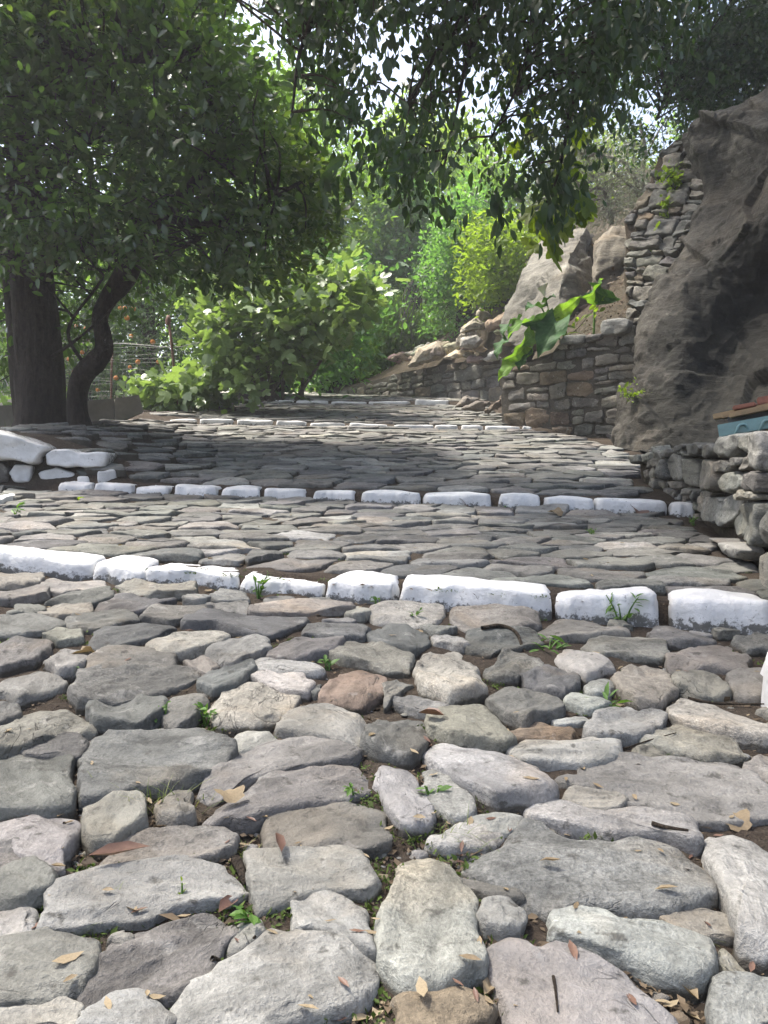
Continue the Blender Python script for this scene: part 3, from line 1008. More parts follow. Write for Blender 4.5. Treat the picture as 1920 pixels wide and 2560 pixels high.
def lay(parent, fr, cells, keys, h, n, mat=None, name="wall_stone", seed=0, rough=0.008, rnd_=0.02, base=0.05, jag=0.006, inner=(0.75, 0.4), cut=0.14, dirtk=0.35, dome=0.3):
    for i, c in enumerate(cells):
        k = keys if isinstance(keys, list) else random.choice(keys)
        k = k[i] if isinstance(k, list) else k
        c0 = (sum(p[0] for p in c) / len(c), sum(p[1] for p in c) / len(c))
        loc = [(p[0] - c0[0], p[1] - c0[1]) for p in c]
        hh = h * random.uniform(0.6, 1.4)
        V, F3, F4, dirt = stone_geo(loc, hh, base, rnd_, rough, n, seed + i, cut, jag, dome, inner, 9, 0.0, (random.uniform(-.1, .1), random.uniform(-.1, .1)))
        me = mesh_np(name, V, [F3, F4], mat or M['wallstone'], tint(k), dirt * dirtk)
        f2 = Frame(fr.w(*c0), fr.u, v=fr.v)
        link(name, me, parent, f2.mat())

def rect_courses(region, wmin, wmax, hmin, hmax, gap, rnd):
    xs_ = [p[0] for p in region]; ys_ = [p[1] for p in region]
    out, y, row = [], min(ys_) - 0.02, 0
    wob = lambda x, r: 0.018 * math.sin(x * 3.1 + r * 2.3) + 0.012 * math.sin(x * 9.7 + r)
    while y < max(ys_):
        hh = rnd.uniform(hmin, hmax)
        x = min(xs_) - rnd.uniform(0, wmax)
        while x < max(xs_):
            w = rnd.uniform(wmin, wmax)
            parts = [(0, 1)]
            if hh > 0.72 * hmax and rnd.random() < 0.4:
                f = rnd.uniform(.35, .65); parts = [(0, f), (f, 1)]
            for (a, b) in parts:
                y0, y1 = y + hh * a, y + hh * b
                j = lambda s: rnd.uniform(-s, s)
                c = [(x + j(.018), y0 + wob(x, row) * (a == 0) + j(.01)), (x + w * .5 + j(.03), y0 + wob(x + w / 2, row) * (a == 0) + j(.012)), (x + w + j(.018), y0 + wob(x + w, row) * (a == 0) + j(.01)),
                     (x + w + j(.02), y1 + wob(x + w, row + 1) * (b == 1) + j(.014)), (x + w * rnd.uniform(.3, .7), y1 + wob(x + w / 2, row + 1) * (b == 1) + j(.012)), (x + j(.02), y1 + wob(x, row + 1) * (b == 1) + j(.014))]
                m = (x + w / 2, (y0 + y1) / 2)
                if not inside(region, *m): continue
                q = []
                for p in c:
                    t = 1.0
                    while t > 0.3 and not inside(region, m[0] + (p[0] - m[0]) * t, m[1] + (p[1] - m[1]) * t): t -= 0.1
                    q.append((m[0] + (p[0] - m[0]) * t, m[1] + (p[1] - m[1]) * t))
                q = shrink(q, gap * rnd.uniform(.5, 1.4))
                if len(q) >= 3 and parea(q) > 0.002: out.append(q)
            x += w
        y += hh; row += 1
    return out

def courses(region, wmin, wmax, hmin, hmax, gap, rnd, sx=0.8, jit=0.3):
    xs_ = [p[0] for p in region]; ys_ = [p[1] for p in region]
    pts, y = [], min(ys_)
    while y < max(ys_):
        hh = rnd.uniform(hmin, hmax)
        x = min(xs_) - rnd.uniform(0, wmax)
        while x < max(xs_) + 0.1:
            w = rnd.uniform(wmin, wmax)
            pts.append((x + w / 2, y + hh / 2 + rnd.uniform(-jit, jit) * hh)); x += w
        y += hh
    out = []
    for (x, y), c in zip(pts, voronoi(pts, sx)):
        if not inside(region, x, y): continue
        q = []
        for p in c:                       # pull corners that leave the wall back to its outline
            t = 1.0
            while t > 0.3 and not inside(region, x + (p[0] - x) * t, y + (p[1] - y) * t): t -= 0.1
            q.append((x + (p[0] - x) * t, y + (p[1] - y) * t))
        q = shrink(q, gap * rnd.uniform(0.6, 1.3))
        if len(q) >= 3 and parea(q) > 0.0025: out.append(q)
    return out

Z = Vector((0, 0, 1))
rw = random.Random(3)
# low wall on the right, dry laid, every stone traced
frR = Frame(Vector((1.95, 4.8, 0.0)), Vector((-0.40, -1.7, 0)), v=Z)            # nearer stretch
frR2 = Frame(Vector((1.93, 5.8, 0.0)), Vector((0.02, -1.0, 0)), v=Z)             # farther stretch
wallR = empty("low_wall", (1.75, 4.4, -0.25), "low rough grey stone wall along the right path edge", "wall")
SR = 360 / 1593
RW = """
t 530,930 600,860 710,870 700,1150 600,1165 540,1100
g 410,1070 440,960 520,920 530,1120 460,1140
t 340,940 420,830 500,840 490,900 420,1000 350,1030
t 705,900 780,890 875,960 875,1220 770,1200 710,1100
t 885,980 930,930 1110,940 1155,1000 1150,1250 950,1260 885,1230
g 900,780 1120,750 1120,870 1000,900 930,880
k 1130,800 1170,670 1330,640 1330,780 1270,880 1140,890
t 1340,660 1490,660 1480,770 1420,830 1350,790
g 1130,940 1380,890 1380,980 1240,1050 1150,1060
t 1385,1030 1415,880 1480,835 1530,880 1510,1000 1400,1060
k 1530,760 1560,600 1660,600 1660,1050 1540,1000
k 1165,1200 1210,1080 1370,1100 1390,1230 1330,1280 1220,1270
g 1410,1180 1450,1080 1660,1070 1660,1290 1500,1270
t 1390,1290 1450,1265 1660,1310 1660,1365 1400,1360
k 980,1500 1010,1340 1100,1320 1290,1330 1305,1390 1230,1630 1150,1680 1000,1600
g 1240,1640 1315,1420 1420,1380 1660,1380 1660,1900 1500,1830 1260,1730
t 880,1380 930,1280 1060,1290 1000,1390 960,1560 890,1500
g 780,1330 850,1260 910,1270 890,1365 800,1380
g 590,815 650,760 760,750 740,800 620,850
g 765,755 900,740 925,785 880,870 800,870
t 240,870 330,850 330,930 250,960
g 120,890 235,870 240,950 160,970
g 490,870 560,800 590,830 570,900
k 720,1240 850,1250 770,1320 700,1310
t 620,860 700,800 780,880 700,865
g 1120,720 1160,690 1140,780
t 560,1170 680,1170 690,1240 600,1260
"""
cells, keys, cells2, keys2 = [], [], [], []
for line in RW.strip().splitlines():
    k, *pts = line.split()
    q = [(1560 + float(a.split(',')[0]) * SR, 940 + float(a.split(',')[1]) * SR) for a in pts]
    if sum(a[0] for a in q) / len(q) > 1745: cells.append([frR.px(*a) for a in q]); keys.append(k)
    else: cells2.append([frR2.px(*a) for a in q]); keys2.append(k)
body = [frR.px(*p) for p in ((1722, 1110), (1760, 1108), (1808, 1106), (1832, 1090), (1872, 1084), (1925, 1066), (1990, 1040), (2100, 1000), (2100, 1640), (1850, 1440), (1722, 1340))]
body2 = [frR2.px(*p) for p in ((1588, 1140), (1640, 1131), (1700, 1112), (1750, 1108), (1750, 1360), (1600, 1240))]
lay(wallR, frR2, cells2, keys2, 0.05, 40, seed=930, rough=0.014, rnd_=0.014, base=0.09, inner=(0.85, 0.68, 0.5, 0.3), dirtk=0.5, dome=0.05, cut=0.08, jag=0.009)
lay(wallR, frR, cells, keys, 0.05, 40, seed=900, rough=0.016, rnd_=0.014, base=0.09, inner=(0.85, 0.68, 0.5, 0.3), dirtk=0.5, dome=0.05, cut=0.08, jag=0.009)
fill = [frR2.px(*p) for p in ((1618, 1150), (1660, 1158), (1672, 1215), (1720, 1232), (1752, 1246), (1752, 1330), (1700, 1285), (1640, 1225), (1600, 1190))]
lay(wallR, Frame(frR2.o - frR2.n * 0.02, frR2.u, v=frR2.v), courses(fill, 0.07, 0.15, 0.05, 0.1, 0.006, rw), 'gttk', 0.035, 22, seed=1030, rough=0.012, rnd_=0.012, base=0.08, dome=0.1)
# continuation of the wall outside the picture
cells = courses([frR.px(*p) for p in ((1935, 1062), (2100, 1005), (2100, 1550), (1935, 1440))], 0.2, 0.34, 0.13, 0.2, 0.012, rw)
lay(wallR, frR, cells, 'ggtk', 0.05, 28, seed=960, rough=0.012, rnd_=0.03, base=0.09)
bo = wall_body("wall_core", frR, [(a, b) for a, b in body], 0.36, M['earth'], wallR)
bo.location = -frR.n * 0.03 + bo.location
bo = wall_body("wall_core", frR2, body2, 0.36, M['earth'], wallR)
bo.location = -frR2.n * 0.03 + bo.location
fs = [(570, 1230, 620, 1200, 640, 1235, 600, 1265), (1190, 1790, 1340, 1825, 1345, 1865, 1210, 1830), (1360, 1855, 1400, 1845, 1560, 1925, 1520, 2040, 1430, 2010)]
for i, f in enumerate(fs):
    pts = [(1560 + f[j] * SR, 940 + f[j + 1] * SR) for j in range(0, 8 if i < 2 else 10, 2)]
    lay(wallR, Frame(frR.o - frR.n * -0.05, frR.u, v=frR.v), [[frR.px(*p) for p in pts]], 'k', 0.05, 28, seed=990 + i)
# earth shelf behind it
sh_x = np.linspace(0, 1, 26); sh_y = np.arange(2.0, 7.2, 0.12)
Xs, Ys = np.meshgrid(sh_x, sh_y)
x0 = np.interp(Ys, [2.0, 3.1, 4.8, 5.8, 6.5, 7.2], [1.5, 1.74, 2.14, 2.14, 2.4, 2.65]); x1 = 4.6
Xw = x0 + (x1 - x0) * Xs
Zw = np.interp(Ys, [2, 3.1, 5.8, 7.2], [0.15, 0.17, 0.12, 0.2]) + 0.25 * Xs ** 2 + 0.03 * fbm(np.stack([Xw.ravel() * 5, Ys.ravel() * 5, Xw.ravel() * 0], 1), 4, 4).reshape(Xw.shape)
i, j = np.meshgrid(np.arange(len(sh_y) - 1), np.arange(len(sh_x) - 1), indexing='ij')
nx = len(sh_x)
F = np.stack([i * nx + j, i * nx + j + 1, (i + 1) * nx + j + 1, (i + 1) * nx + j], -1).reshape(-1, 4)
tag(link("earth_shelf", mesh_np("earth_shelf", np.stack([Xw.ravel(), Ys.ravel(), Zw.ravel()], 1), [F], M['earth'])), kind="structure")

# mortared wall in the middle
pa, pb = P(1256, 1050, 10.4), P(1600, 1050, 9.25)
frM = Frame(pa, Vector((pb.x - pa.x, pb.y - pa.y, 0)), v=Z)
wallM = empty("retaining_wall", (2.2, 9.9, 0.6), "mortared coursed stone wall under the big arum leaves", "wall")
regM = [frM.px(*p) for p in ((1256, 1062), (1253, 985), (1252, 935), (1290, 912), (1370, 897), (1400, 858), (1440, 850), (1455, 838), (1510, 832), (1530, 800), (1640, 790), (1700, 1110), (1500, 1112), (1330, 1075))]
wall_body("wall_core", frM, regM, 0.4, M['mortar'], wallM)
lay(wallM, frM, rect_courses(regM, 0.17, 0.40, 0.11, 0.23, 0.010, random.Random(8)), 'gttgpkbt', 0.016, 28, seed=1100, rough=0.012, rnd_=0.010, cut=0.1, jag=0.009)
# its end face turning away up the path
frE = Frame(pa, Vector((0.30, -1.0, 0)) * -1, n=(-1, -0.3, 0))
frE = Frame(pa + Vector((0.03, 0.25, 0)), Vector((-0.03, -0.35, 0)), v=Z)
# capping stones
cp = [[(1400, 862), (1418, 838), (1470, 838), (1466, 858), (1440, 862)], [(1452, 846), (1476, 838), (1510, 836), (1508, 848), (1470, 858)]]
lay(wallM, Frame(frM.w(0, 0, 0.02), frM.u, v=frM.v), [[frM.px(*p) for p in q] for q in cp], 'gd', 0.06, 28, seed=1190, rough=0.012)
blk = [frM.px(*p) for p in ((1507, 838), (1512, 800), (1583, 797), (1580, 832), (1550, 842))]
lay(wallM, Frame(frM.w(0, 0, 0.03), frM.u, v=frM.v), [blk], ['k'], 0.14, 34, seed=1195, rough=0.014)
o = [c for c in wallM.children][-1]
o["label"] = "pale whitewash-topped block on the wall top"

# low wall curving up the path
pa2, pb2 = P(835, 992, 20.3), P(1275, 1010, 14.9)
frL = Frame(pa2, Vector((pb2.x - pa2.x, pb2.y - pa2.y, 0)), v=Z)
wallL = empty("path_wall", (0.8, 17.2, 1.5), "low mortared wall curving left below the rockfall", "wall")
regL = [frL.px(*p) for p in ((832, 990), (850, 976), (905, 956), (960, 945), (1000, 932), (1060, 921), (1120, 909), (1190, 902), (1275, 892), (1275, 1030), (1200, 1022), (1100, 1010), (1000, 1004), (900, 1000))]
wall_body("wall_core", frL, regL, 0.45, M['mortar'], wallL)
lay(wallL, frL, rect_courses(regL, 0.28, 0.58, 0.18, 0.34, 0.016, random.Random(4)), 'gttgpgbt', 0.024, 24, seed=1300, rough=0.016, rnd_=0.014, cut=0.12, jag=0.014)

# whitewashed end wall on the left
pw = P(130, 1240, 5.42)
frW = Frame(pw, (0.985, 0.17, 0), v=Z)
wallW = empty("whitewashed_wall", (-2.3, 5.4, -0.2), "half whitewashed rough stone end wall at left path edge", "wall")
SW = 400 / 1659
WW = """
w -320,120 0,160 200,210 430,290 535,335 450,400 420,490 350,500 100,440 0,450 -320,470
w 510,385 580,348 720,345 850,385 1065,372 1140,385 1120,530 980,540 700,535 520,515
w 170,510 250,495 350,520 330,690 180,690 120,600
w 430,590 600,530 780,590 800,670 700,690 470,680
g -320,490 60,480 115,560 100,690 -320,700
g 120,720 330,740 240,830 130,820
d 430,700 580,700 570,780 440,780
g -300,720 100,710 110,830 -300,840
d 800,560 960,560 1040,610 860,650
g 250,790 420,740 430,800 330,830
"""
for i, line in enumerate(WW.strip().splitlines()):
    k, *pts = line.split()
    c = [frW.px(float(a.split(',')[0]) * SW, 1040 + float(a.split(',')[1]) * SW) for a in pts]
    wh = k == 'w'
    lay(wallW, Frame(frW.w(0, 0, 0.02 if wh else -0.02), frW.u, v=frW.v), [c], [k], 0.09 if i < 2 else 0.05, 40, M['paint'] if wh else None, seed=1400 + i, rough=0.014, rnd_=0.018, base=0.25 if i < 2 else 0.1, inner=(0.8, 0.55, 0.3), cut=0.1, dome=0.1, dirtk=0.95 if i in (2, 3) else 0.75)
bodyW = [frW.px(a * SW, 1040 + b * SW) for a, b in ((-600, 180), (0, 210), (420, 330), (520, 390), (1030, 400), (1060, 640), (800, 690), (560, 860), (-600, 900))]
ob = wall_body("wall_core", frW, bodyW, 0.5, M['mortar'], wallW)
ob.location = ob.location - frW.n * 0.03
# painted flat stones at its foot and beside the step row
for i, pts in enumerate([[(-40, 1262), (36, 1241), (40, 1250), (0, 1258), (-30, 1275)], [(240, 1196), (262, 1184), (288, 1180), (290, 1185), (256, 1194)], [(193, 1199), (224, 1198), (222, 1203), (196, 1204)]]):
    q = [hit(*p) for p in pts]
    c = sum(q, Vector()) / len(q)
    fr = Frame(c, (1, 0, 0), n=normalG(c.x, c.y))
    V, F3, F4, dirt = stone_geo([((p - c).dot(fr.u), (p - c).dot(fr.v)) for p in q], 0.03, 0.06, 0.012, 0.008, 28, 1480 + i)
    link("edge_stone", mesh_np("edge_stone", V, [F3, F4], M['paint'], None, dirt * 0.5), wallW, fr.mat())

# whitewashed block at the right edge of the near tread
q = [hit(*p) for p in ((1904, 1768), (1960, 1800), (2060, 1740), (2040, 1660), (1925, 1690))]
c = sum(q, Vector()) / len(q)
fr = Frame(c, (1, 0, 0), n=(0, 0, 1))
V, F3, F4, dirt = stone_geo([((p - c).dot(fr.u), (p - c).dot(fr.v)) for p in q], 0.14, 0.06, 0.03, 0.02, 56, 77, 0.2, 0.012, 0.4, (0.8, 0.5, 0.25))
tag(link("painted_block", mesh_np("painted_block", V, [F3, F4], M['paint'], None, dirt * 0.3), None, fr.mat()), "rough whitewashed block at the right edge of the near paving", "stone block")

# concrete garden edge behind the dark tree
frC = Frame(P(250, 1040, 9.4), (0.93, 0.36, 0), v=Z)
edge = empty("garden_wall", (-3.4, 9.5, 0.7), "low plain rendered wall between the dark tree and the fence", "wall")
M['render'] = plain_mat("old_render", (0.15, 0.14, 0.12), (0.22, 0.205, 0.18), 0.9, 4)
w1 = [frC.px(*p) for p in ((-80, 1016), (60, 1012), (168, 1006), (285, 996), (285, 1070), (-80, 1090))]
wall_body("wall_panel", frC, w1, 0.3, M['render'], edge)
w2 = [frC.px(*p) for p in ((287, 997), (347, 988), (358, 1030), (287, 1060))]
o = wall_body("wall_block", frC, w2, 0.36, M['render'], edge)
o.location = o.location + frC.n * 0.05

# ------------------------------------------------------------------ rock masses
FROT = np.array(Matrix.Rotation(0.6, 3, 'Y') @ Matrix.Rotation(0.25, 3, 'X'))
def patch(rows, nu, nv, seed, amp, k, strata=None, stain=None, rocky=0.0):
    R = np.array([[list(P(*c)) for c in r] for r in rows])
    mu, mv = max(2, nu // (R.shape[1] - 1)), max(2, nv // (R.shape[0] - 1))
    A = np.stack([spline(r, mu) for r in R])
    A = np.stack([spline(A[:, c], mv) for c in range(A.shape[1])], 1)
    V = A.reshape(-1, 3)
    du = np.gradient(A, axis=1).reshape(-1, 3); dv = np.gradient(A, axis=0).reshape(-1, 3)
    n = np.cross(du, dv); n /= np.linalg.norm(n, axis=1)[:, None] + 1e-9
    if (n[:, 1].mean()) > 0: n = -n
    big = fbm(V * k, seed, 3)
    mid = fbm(V * k * 3.3, seed + 9, 4)
    fine = fbm(V * k * 14, seed + 19, 3)
    blk = facet(V @ FROT * k * np.array([0.75, 0.75, 1.7]), seed) + 0.22 * facet(V @ FROT * k * np.array([3, 3, 7.5]), seed + 50)
    d = amp * 0.5 * big + amp * 0.12 * mid + amp * 0.07 * fine + amp * rocky * blk
    if strata is not None:
        s = V @ np.array(strata[0]) * strata[1] + 0.5 * mid + 0.25 * big
        d = d + strata[2] * (1 - np.abs((s % 1.0) * 2 - 1) ** 0.6) * (0.5 + 0.5 * vnoise(V * k * 2, seed + 3))
    V = V + n * d[:, None]
    w, h = A.shape[1], A.shape[0]
    i, j = np.meshgrid(np.arange(h - 1), np.arange(w - 1), indexing='ij')
    F = np.stack([i * w + j, i * w + j + 1, (i + 1) * w + j + 1, (i + 1) * w + j], -1).reshape(-1, 4)
    return V, F, mid, big

# crag on the right
OC = [(1545, 1120, 8.1, 1230, 5.5), (1560, 1030, 8.3, 1080, 5.8), (1580, 930, 8.5, 960, 6.2), (1605, 830, 8.8, 820, 6.6), (1655, 720, 9.1, 690, 6.9), (1712, 600, 9.3, 560, 7.2), (1765, 478, 9.5, 430, 7.8), (1728, 352, 9.6, 290, 8.4), (1748, 306, 9.9, 130, 9.2), (1840, 330, 12.5, 180, 12)]
REC = [(0, 0.1, 0.1, 0), (0, .5, .4, 0), (0, .75, .6, .1), (0, .75, .8, .3), (0, .45, .8, .4), (0, -.05, .25, .2), (0.0, -.25, -.3, -.2), (0, -.1, -.2, -.1), (0, 0, 0, 0), (0, 0, 0, 0)]
rows = []
for (lx, ly, lD, ry, rD), rc in zip(OC, REC):
    r = [(lx + 70, ly - 6, lD + 1.6), (lx + 6, ly, lD + 0.5), (lx, ly, lD)]
    for f, e in zip((0.22, 0.5, 0.75, 1.0), (rc[0], rc[1], rc[2], rc[3])):
        r.append((lx + (2080 - lx) * f, ly + (ry - ly) * f, lD + (rD - lD) * f + e))
    rows.append(r)
V, F, mid, big = patch(rows, 200, 220, 40, 0.12, 1.0, ((0.55, -0.2, -0.8), 2.3, 0.05), rocky=0.75)
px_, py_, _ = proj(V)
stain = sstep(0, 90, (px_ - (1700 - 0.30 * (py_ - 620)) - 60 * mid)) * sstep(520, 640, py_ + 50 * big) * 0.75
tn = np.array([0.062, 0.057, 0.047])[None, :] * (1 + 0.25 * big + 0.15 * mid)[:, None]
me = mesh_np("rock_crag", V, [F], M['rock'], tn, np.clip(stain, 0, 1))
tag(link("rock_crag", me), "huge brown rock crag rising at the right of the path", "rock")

def rock_mesh(name, pts, cuts, amp, k, seed, mat, tn, smooth=0.35):
    bm = bmesh.new()
    for p in pts: bm.verts.new(p)
    g = bmesh.ops.convex_hull(bm, input=bm.verts)
    bmesh.ops.delete(bm, geom=[v for v in bm.verts if not v.link_faces], context='VERTS')
    for c in range(cuts):
        bmesh.ops.subdivide_edges(bm, edges=bm.edges[:], cuts=1, use_grid_fill=True)
        bmesh.ops.triangulate(bm, faces=bm.faces[:])
        if c < 2: bmesh.ops.smooth_vert(bm, verts=bm.verts[:], factor=smooth, use_axis_x=True, use_axis_y=True, use_axis_z=True)
    bmesh.ops.recalc_face_normals(bm, faces=bm.faces[:])
    bm.normal_update()
    V = np.array([v.co[:] for v in bm.verts]); N = np.array([v.normal[:] for v in bm.verts])
    F = np.array([[v.index for v in f.verts] for f in bm.faces])
    bm.free()
    rid = fbm(V * k, seed, 4); fine = fbm(V * k * 5, seed + 4, 3)
    V = V + N * (amp * 0.9 * facet(V * k * 0.8, seed))[:, None]
    V = V + N * (0.6 * amp * (rid - 0.5 * np.abs(fbm(V * k * 1.7, seed + 8, 3))) + amp * 0.2 * fine)[:, None]
    t = np.array(tn)[None, :] * (1 + 0.18 * rid)[:, None]
    return mesh_np(name, V, [F], mat, t, np.zeros(len(V)))

rocks = [
    ("boulder", "large pale leaning boulder with a sunlit face above the arum plant", [(1235, 850, 12.9), (1298, 705, 13.1), (1315, 655, 13.3), (1368, 595, 13.3), (1442, 568, 13.4), (1470, 562, 13.4), (1425, 640, 12.3), (1405, 720, 11.7), (1395, 820, 11.5), (1480, 640, 12.9), (1500, 800, 12.5), (1440, 900, 11.6), (1260, 880, 12.4), (1380, 600, 15.3), (1480, 580, 15.3), (1300, 780, 15.2), (1490, 820, 15)], 4, 0.10, 1.4, (0.15, 0.142, 0.118)),
    ("boulder", "squarish tan boulder standing right of the leaning boulder", [(1490, 588, 12.5), (1530, 556, 12.4), (1590, 552, 12.5), (1625, 575, 12.8), (1494, 650, 12.0), (1580, 640, 11.9), (1480, 745, 11.9), (1625, 740, 12.0), (1480, 800, 12.1), (1625, 850, 11.9), (1500, 600, 14), (1630, 600, 14)], 4, 0.07, 1.7, (0.155, 0.138, 0.107)),
]
for i, (nm, lab, pts, cuts, amp, k, tn) in enumerate(rocks):
    tag(link(nm, rock_mesh(nm, [P(*p) for p in pts], cuts, amp, k, 60 + i, M['rock'], tn, 0.22)), lab, "rock")

def outline_rock(poly, D, depth):
    pts = []
    poly = [(x * 1.22 - sum(p[0] for p in poly) / len(poly) * .22, y * 1.22 - sum(p[1] for p in poly) / len(poly) * .22) for x, y in poly]
    cx_ = sum(p[0] for p in poly) / len(poly); cy_ = sum(p[1] for p in poly) / len(poly)
    for x, y in poly:
        pts.append(P(x, y, D))
        pts.append(P(cx_ + (x - cx_) * 0.62, cy_ + (y - cy_) * 0.6, D - depth * 0.4))
        pts.append(P(cx_ + (x - cx_) * 0.75, cy_ + (y - cy_) * 0.75, D + depth))
    return pts
SB = 480 / 1659
RB = [
    ("layered tan block at the left end of the rockfall", 17.5, "645,720 720,600 920,552 965,600 830,700 660,745", (.42, .36, .275)),
    ("wide tan slab leaning near the top of the rockfall", 16.7, "1095,410 1200,338 1290,370 1275,430 1090,450", (.42, .37, .29)),
    ("small pointed stone on top of the rockfall", 16.9, "1225,300 1250,262 1340,320 1270,368", (.44, .39, .30)),
    ("upright oval stone at the left of the rockfall slabs", 16.4, "1030,500 1080,445 1112,470 1092,552 1040,556", (.42, .37, .29)),
    ("greyish flat stone in the middle of the rockfall", 16.1, "1095,515 1200,478 1262,520 1200,575 1100,562", (.40, .37, .32)),
    ("long brown rock joining the rockfall to the boulder", 15.6, "1330,370 1470,270 1560,215 1655,350 1480,370 1340,435", (.30, .225, .155)),
    ("low tan stone just above the curving wall", 16.8, "930,672 1040,618 1135,640 1000,694", (.41, .35, .26)),
    ("white stone lying on the curving wall near the arum", 15.2, "1242,688 1370,622 1415,684 1300,700", (.62, .60, .56)),
    ("dark angular rock at the foot of the curving wall", 13.4, "1045,1095 1130,1000 1235,1020 1185,1105", (.20, .18, .155)),
    ("rounded dark rock beside the path near the wall corner", 12.0, "1100,1110 1270,1036 1345,1060 1270,1135", (.19, .165, .14)),
    ("brown rock wedged in the corner between the two walls", 11.5, "1275,1135 1440,995 1446,1100 1330,1145", (.21, .165, .125)),
]
for i, (lab, D, s, tn) in enumerate(RB):
    poly = [(840 + float(a.split(',')[0]) * SB, 700 + float(a.split(',')[1]) * SB) for a in s.split()]
    sz = (max(p[0] for p in poly) - min(p[0] for p in poly)) / FPX * D
    tag(link("fallen_rock", rock_mesh("fallen_rock", outline_rock(poly, D - (0.9 if i < 7 else 0), sz * 0.55), 3, 0.05, 3.2, 80 + i, M['rock'], [q * .85 for q in tn], 0.08)), lab, "rock", "rocks fallen behind the walls")

# earth slope behind the curving wall, and up to the drystone piece
bank = [[(820, 985, 20.8), (905, 960, 19.3), (960, 949, 18.5), (1060, 926, 17.25), (1160, 909, 16.15), (1290, 897, 14.9)], [(860, 972, 22), (940, 935, 20.4), (1010, 900, 19.4), (1095, 862, 18.2), (1180, 825, 17.0), (1330, 785, 15.2)],
        [(880, 960, 24), (960, 925, 22.5), (1040, 880, 21.2), (1120, 830, 20), (1220, 760, 18.4), (1380, 690, 16.2)], [(900, 955, 27), (1000, 910, 26), (1080, 860, 25), (1160, 810, 24), (1260, 750, 21), (1400, 670, 19)]]
V, F, _, _ = patch(bank, 90, 60, 12, 0.06, 1.2)
tag(link("earth_bank", mesh_np("earth_bank", V, [F], M['earth'])), kind="structure")
rr = random.Random(9)
bank2 = [[(1330, 900, 10.8), (1430, 860, 10.5), (1540, 830, 9.9), (1640, 800, 9.6)], [(1360, 850, 11.6), (1450, 810, 11.3), (1560, 760, 10.6), (1660, 700, 10.2)], [(1480, 720, 13), (1540, 670, 12.6), (1600, 640, 11.7), (1700, 600, 11.3)],
         [(1330, 660, 14.6), (1520, 585, 13.6), (1610, 560, 12.3), (1720, 480, 12)], [(1300, 640, 18), (1500, 600, 16), (1640, 560, 14.5), (1760, 500, 14)]]
V, F, _, _ = patch(bank2, 70, 70, 13, 0.08, 1.2)
B2 = BVHTree.FromPolygons(V.tolist(), F.tolist())
BANKPTS = []
for i in range(46):
    x, y = rr.uniform(1440, 1575), rr.uniform(640, 850)
    d = P(x, y, 1.0).normalized()
    h_ = B2.ray_cast(Vector((0, 0, 0)), d, 40)
    if h_[0] is None: continue
    BANKPTS.append(h_[0][:])
    if i % 2: continue
    D = h_[0].y; r = rr.uniform(7, 17)
    poly = [(x + r * rr.uniform(.7, 1.3) * math.cos(a), y + r * .6 * rr.uniform(.6, 1.3) * math.sin(a)) for a in (0, 1.1, 2.2, 3.1, 4.2, 5.2)]
    tag(link("fallen_rock", rock_mesh("fallen_rock", outline_rock(poly, D, 0.06), 2, 0.02, 6, 160 + i, M['rock'], [q * rr.uniform(.6, 1.0) for q in (.22, .195, .155)], 0.05)), "small brown broken stone on the slope behind the arum", "rock", "small stones on the slope behind the arum")
tag(link("earth_bank", mesh_np("earth_bank", V, [F], M['earth'])), kind="structure")
for i in range(26):
    f = rr.random()
    x = 985 + 310 * f; y = 905 - 110 * f * rr.random() - 8
    D = np.interp(x, [960, 1060, 1160, 1290], [18.2, 16.6, 15.4, 14.3]) + (905 - y) * 0.008
    r = rr.uniform(9, 22)
    poly = [(x + r * rr.uniform(.7, 1.3) * math.cos(a), y + r * .62 * rr.uniform(.6, 1.3) * math.sin(a)) for a in (0, 1.1, 2.2, 3.1, 4.2, 5.2)]
    tag(link("fallen_rock", rock_mesh("fallen_rock", outline_rock(poly, D, 0.12), 2, 0.03, 5, 120 + i, M['rock'], [q * rr.uniform(.8, 1.1) for q in (.33, .28, .215)], 0.05)), "small tan broken stone among the rockfall debris", "rock", "small stones of the rockfall")
# rough drystone piece climbing between boulder and crag
pa3, pb3 = P(1560, 600, 10.4), P(1760, 600, 9.5)
frD = Frame(P(1640, 600, 9.9), pb3 - pa3, v=P(1640, 380, 10.4) - P(1640, 700, 9.6))
dry = empty("drystone_wall", P(1610, 760, 10.3), "rough drystone wall climbing between the boulders and the crag", "wall")
regD = [frD.px(*p) for p in ((1572, 815), (1560, 700), (1566, 600), (1560, 548), (1606, 500), (1625, 455), (1650, 385), (1690, 350), (1730, 350), (1780, 480), (1720, 620), (1640, 760))]
wall_body("wall_core", frD, regD, 0.7, M['earth'], dry)
lay(dry, frD, rect_courses(regD, 0.1, 0.42, 0.07, 0.24, 0.012, random.Random(15)), 'ttggbgt', 0.07, 26, seed=1600, rough=0.03, rnd_=0.012, base=0.1, cut=0.04, jag=0.012, dome=0.0)

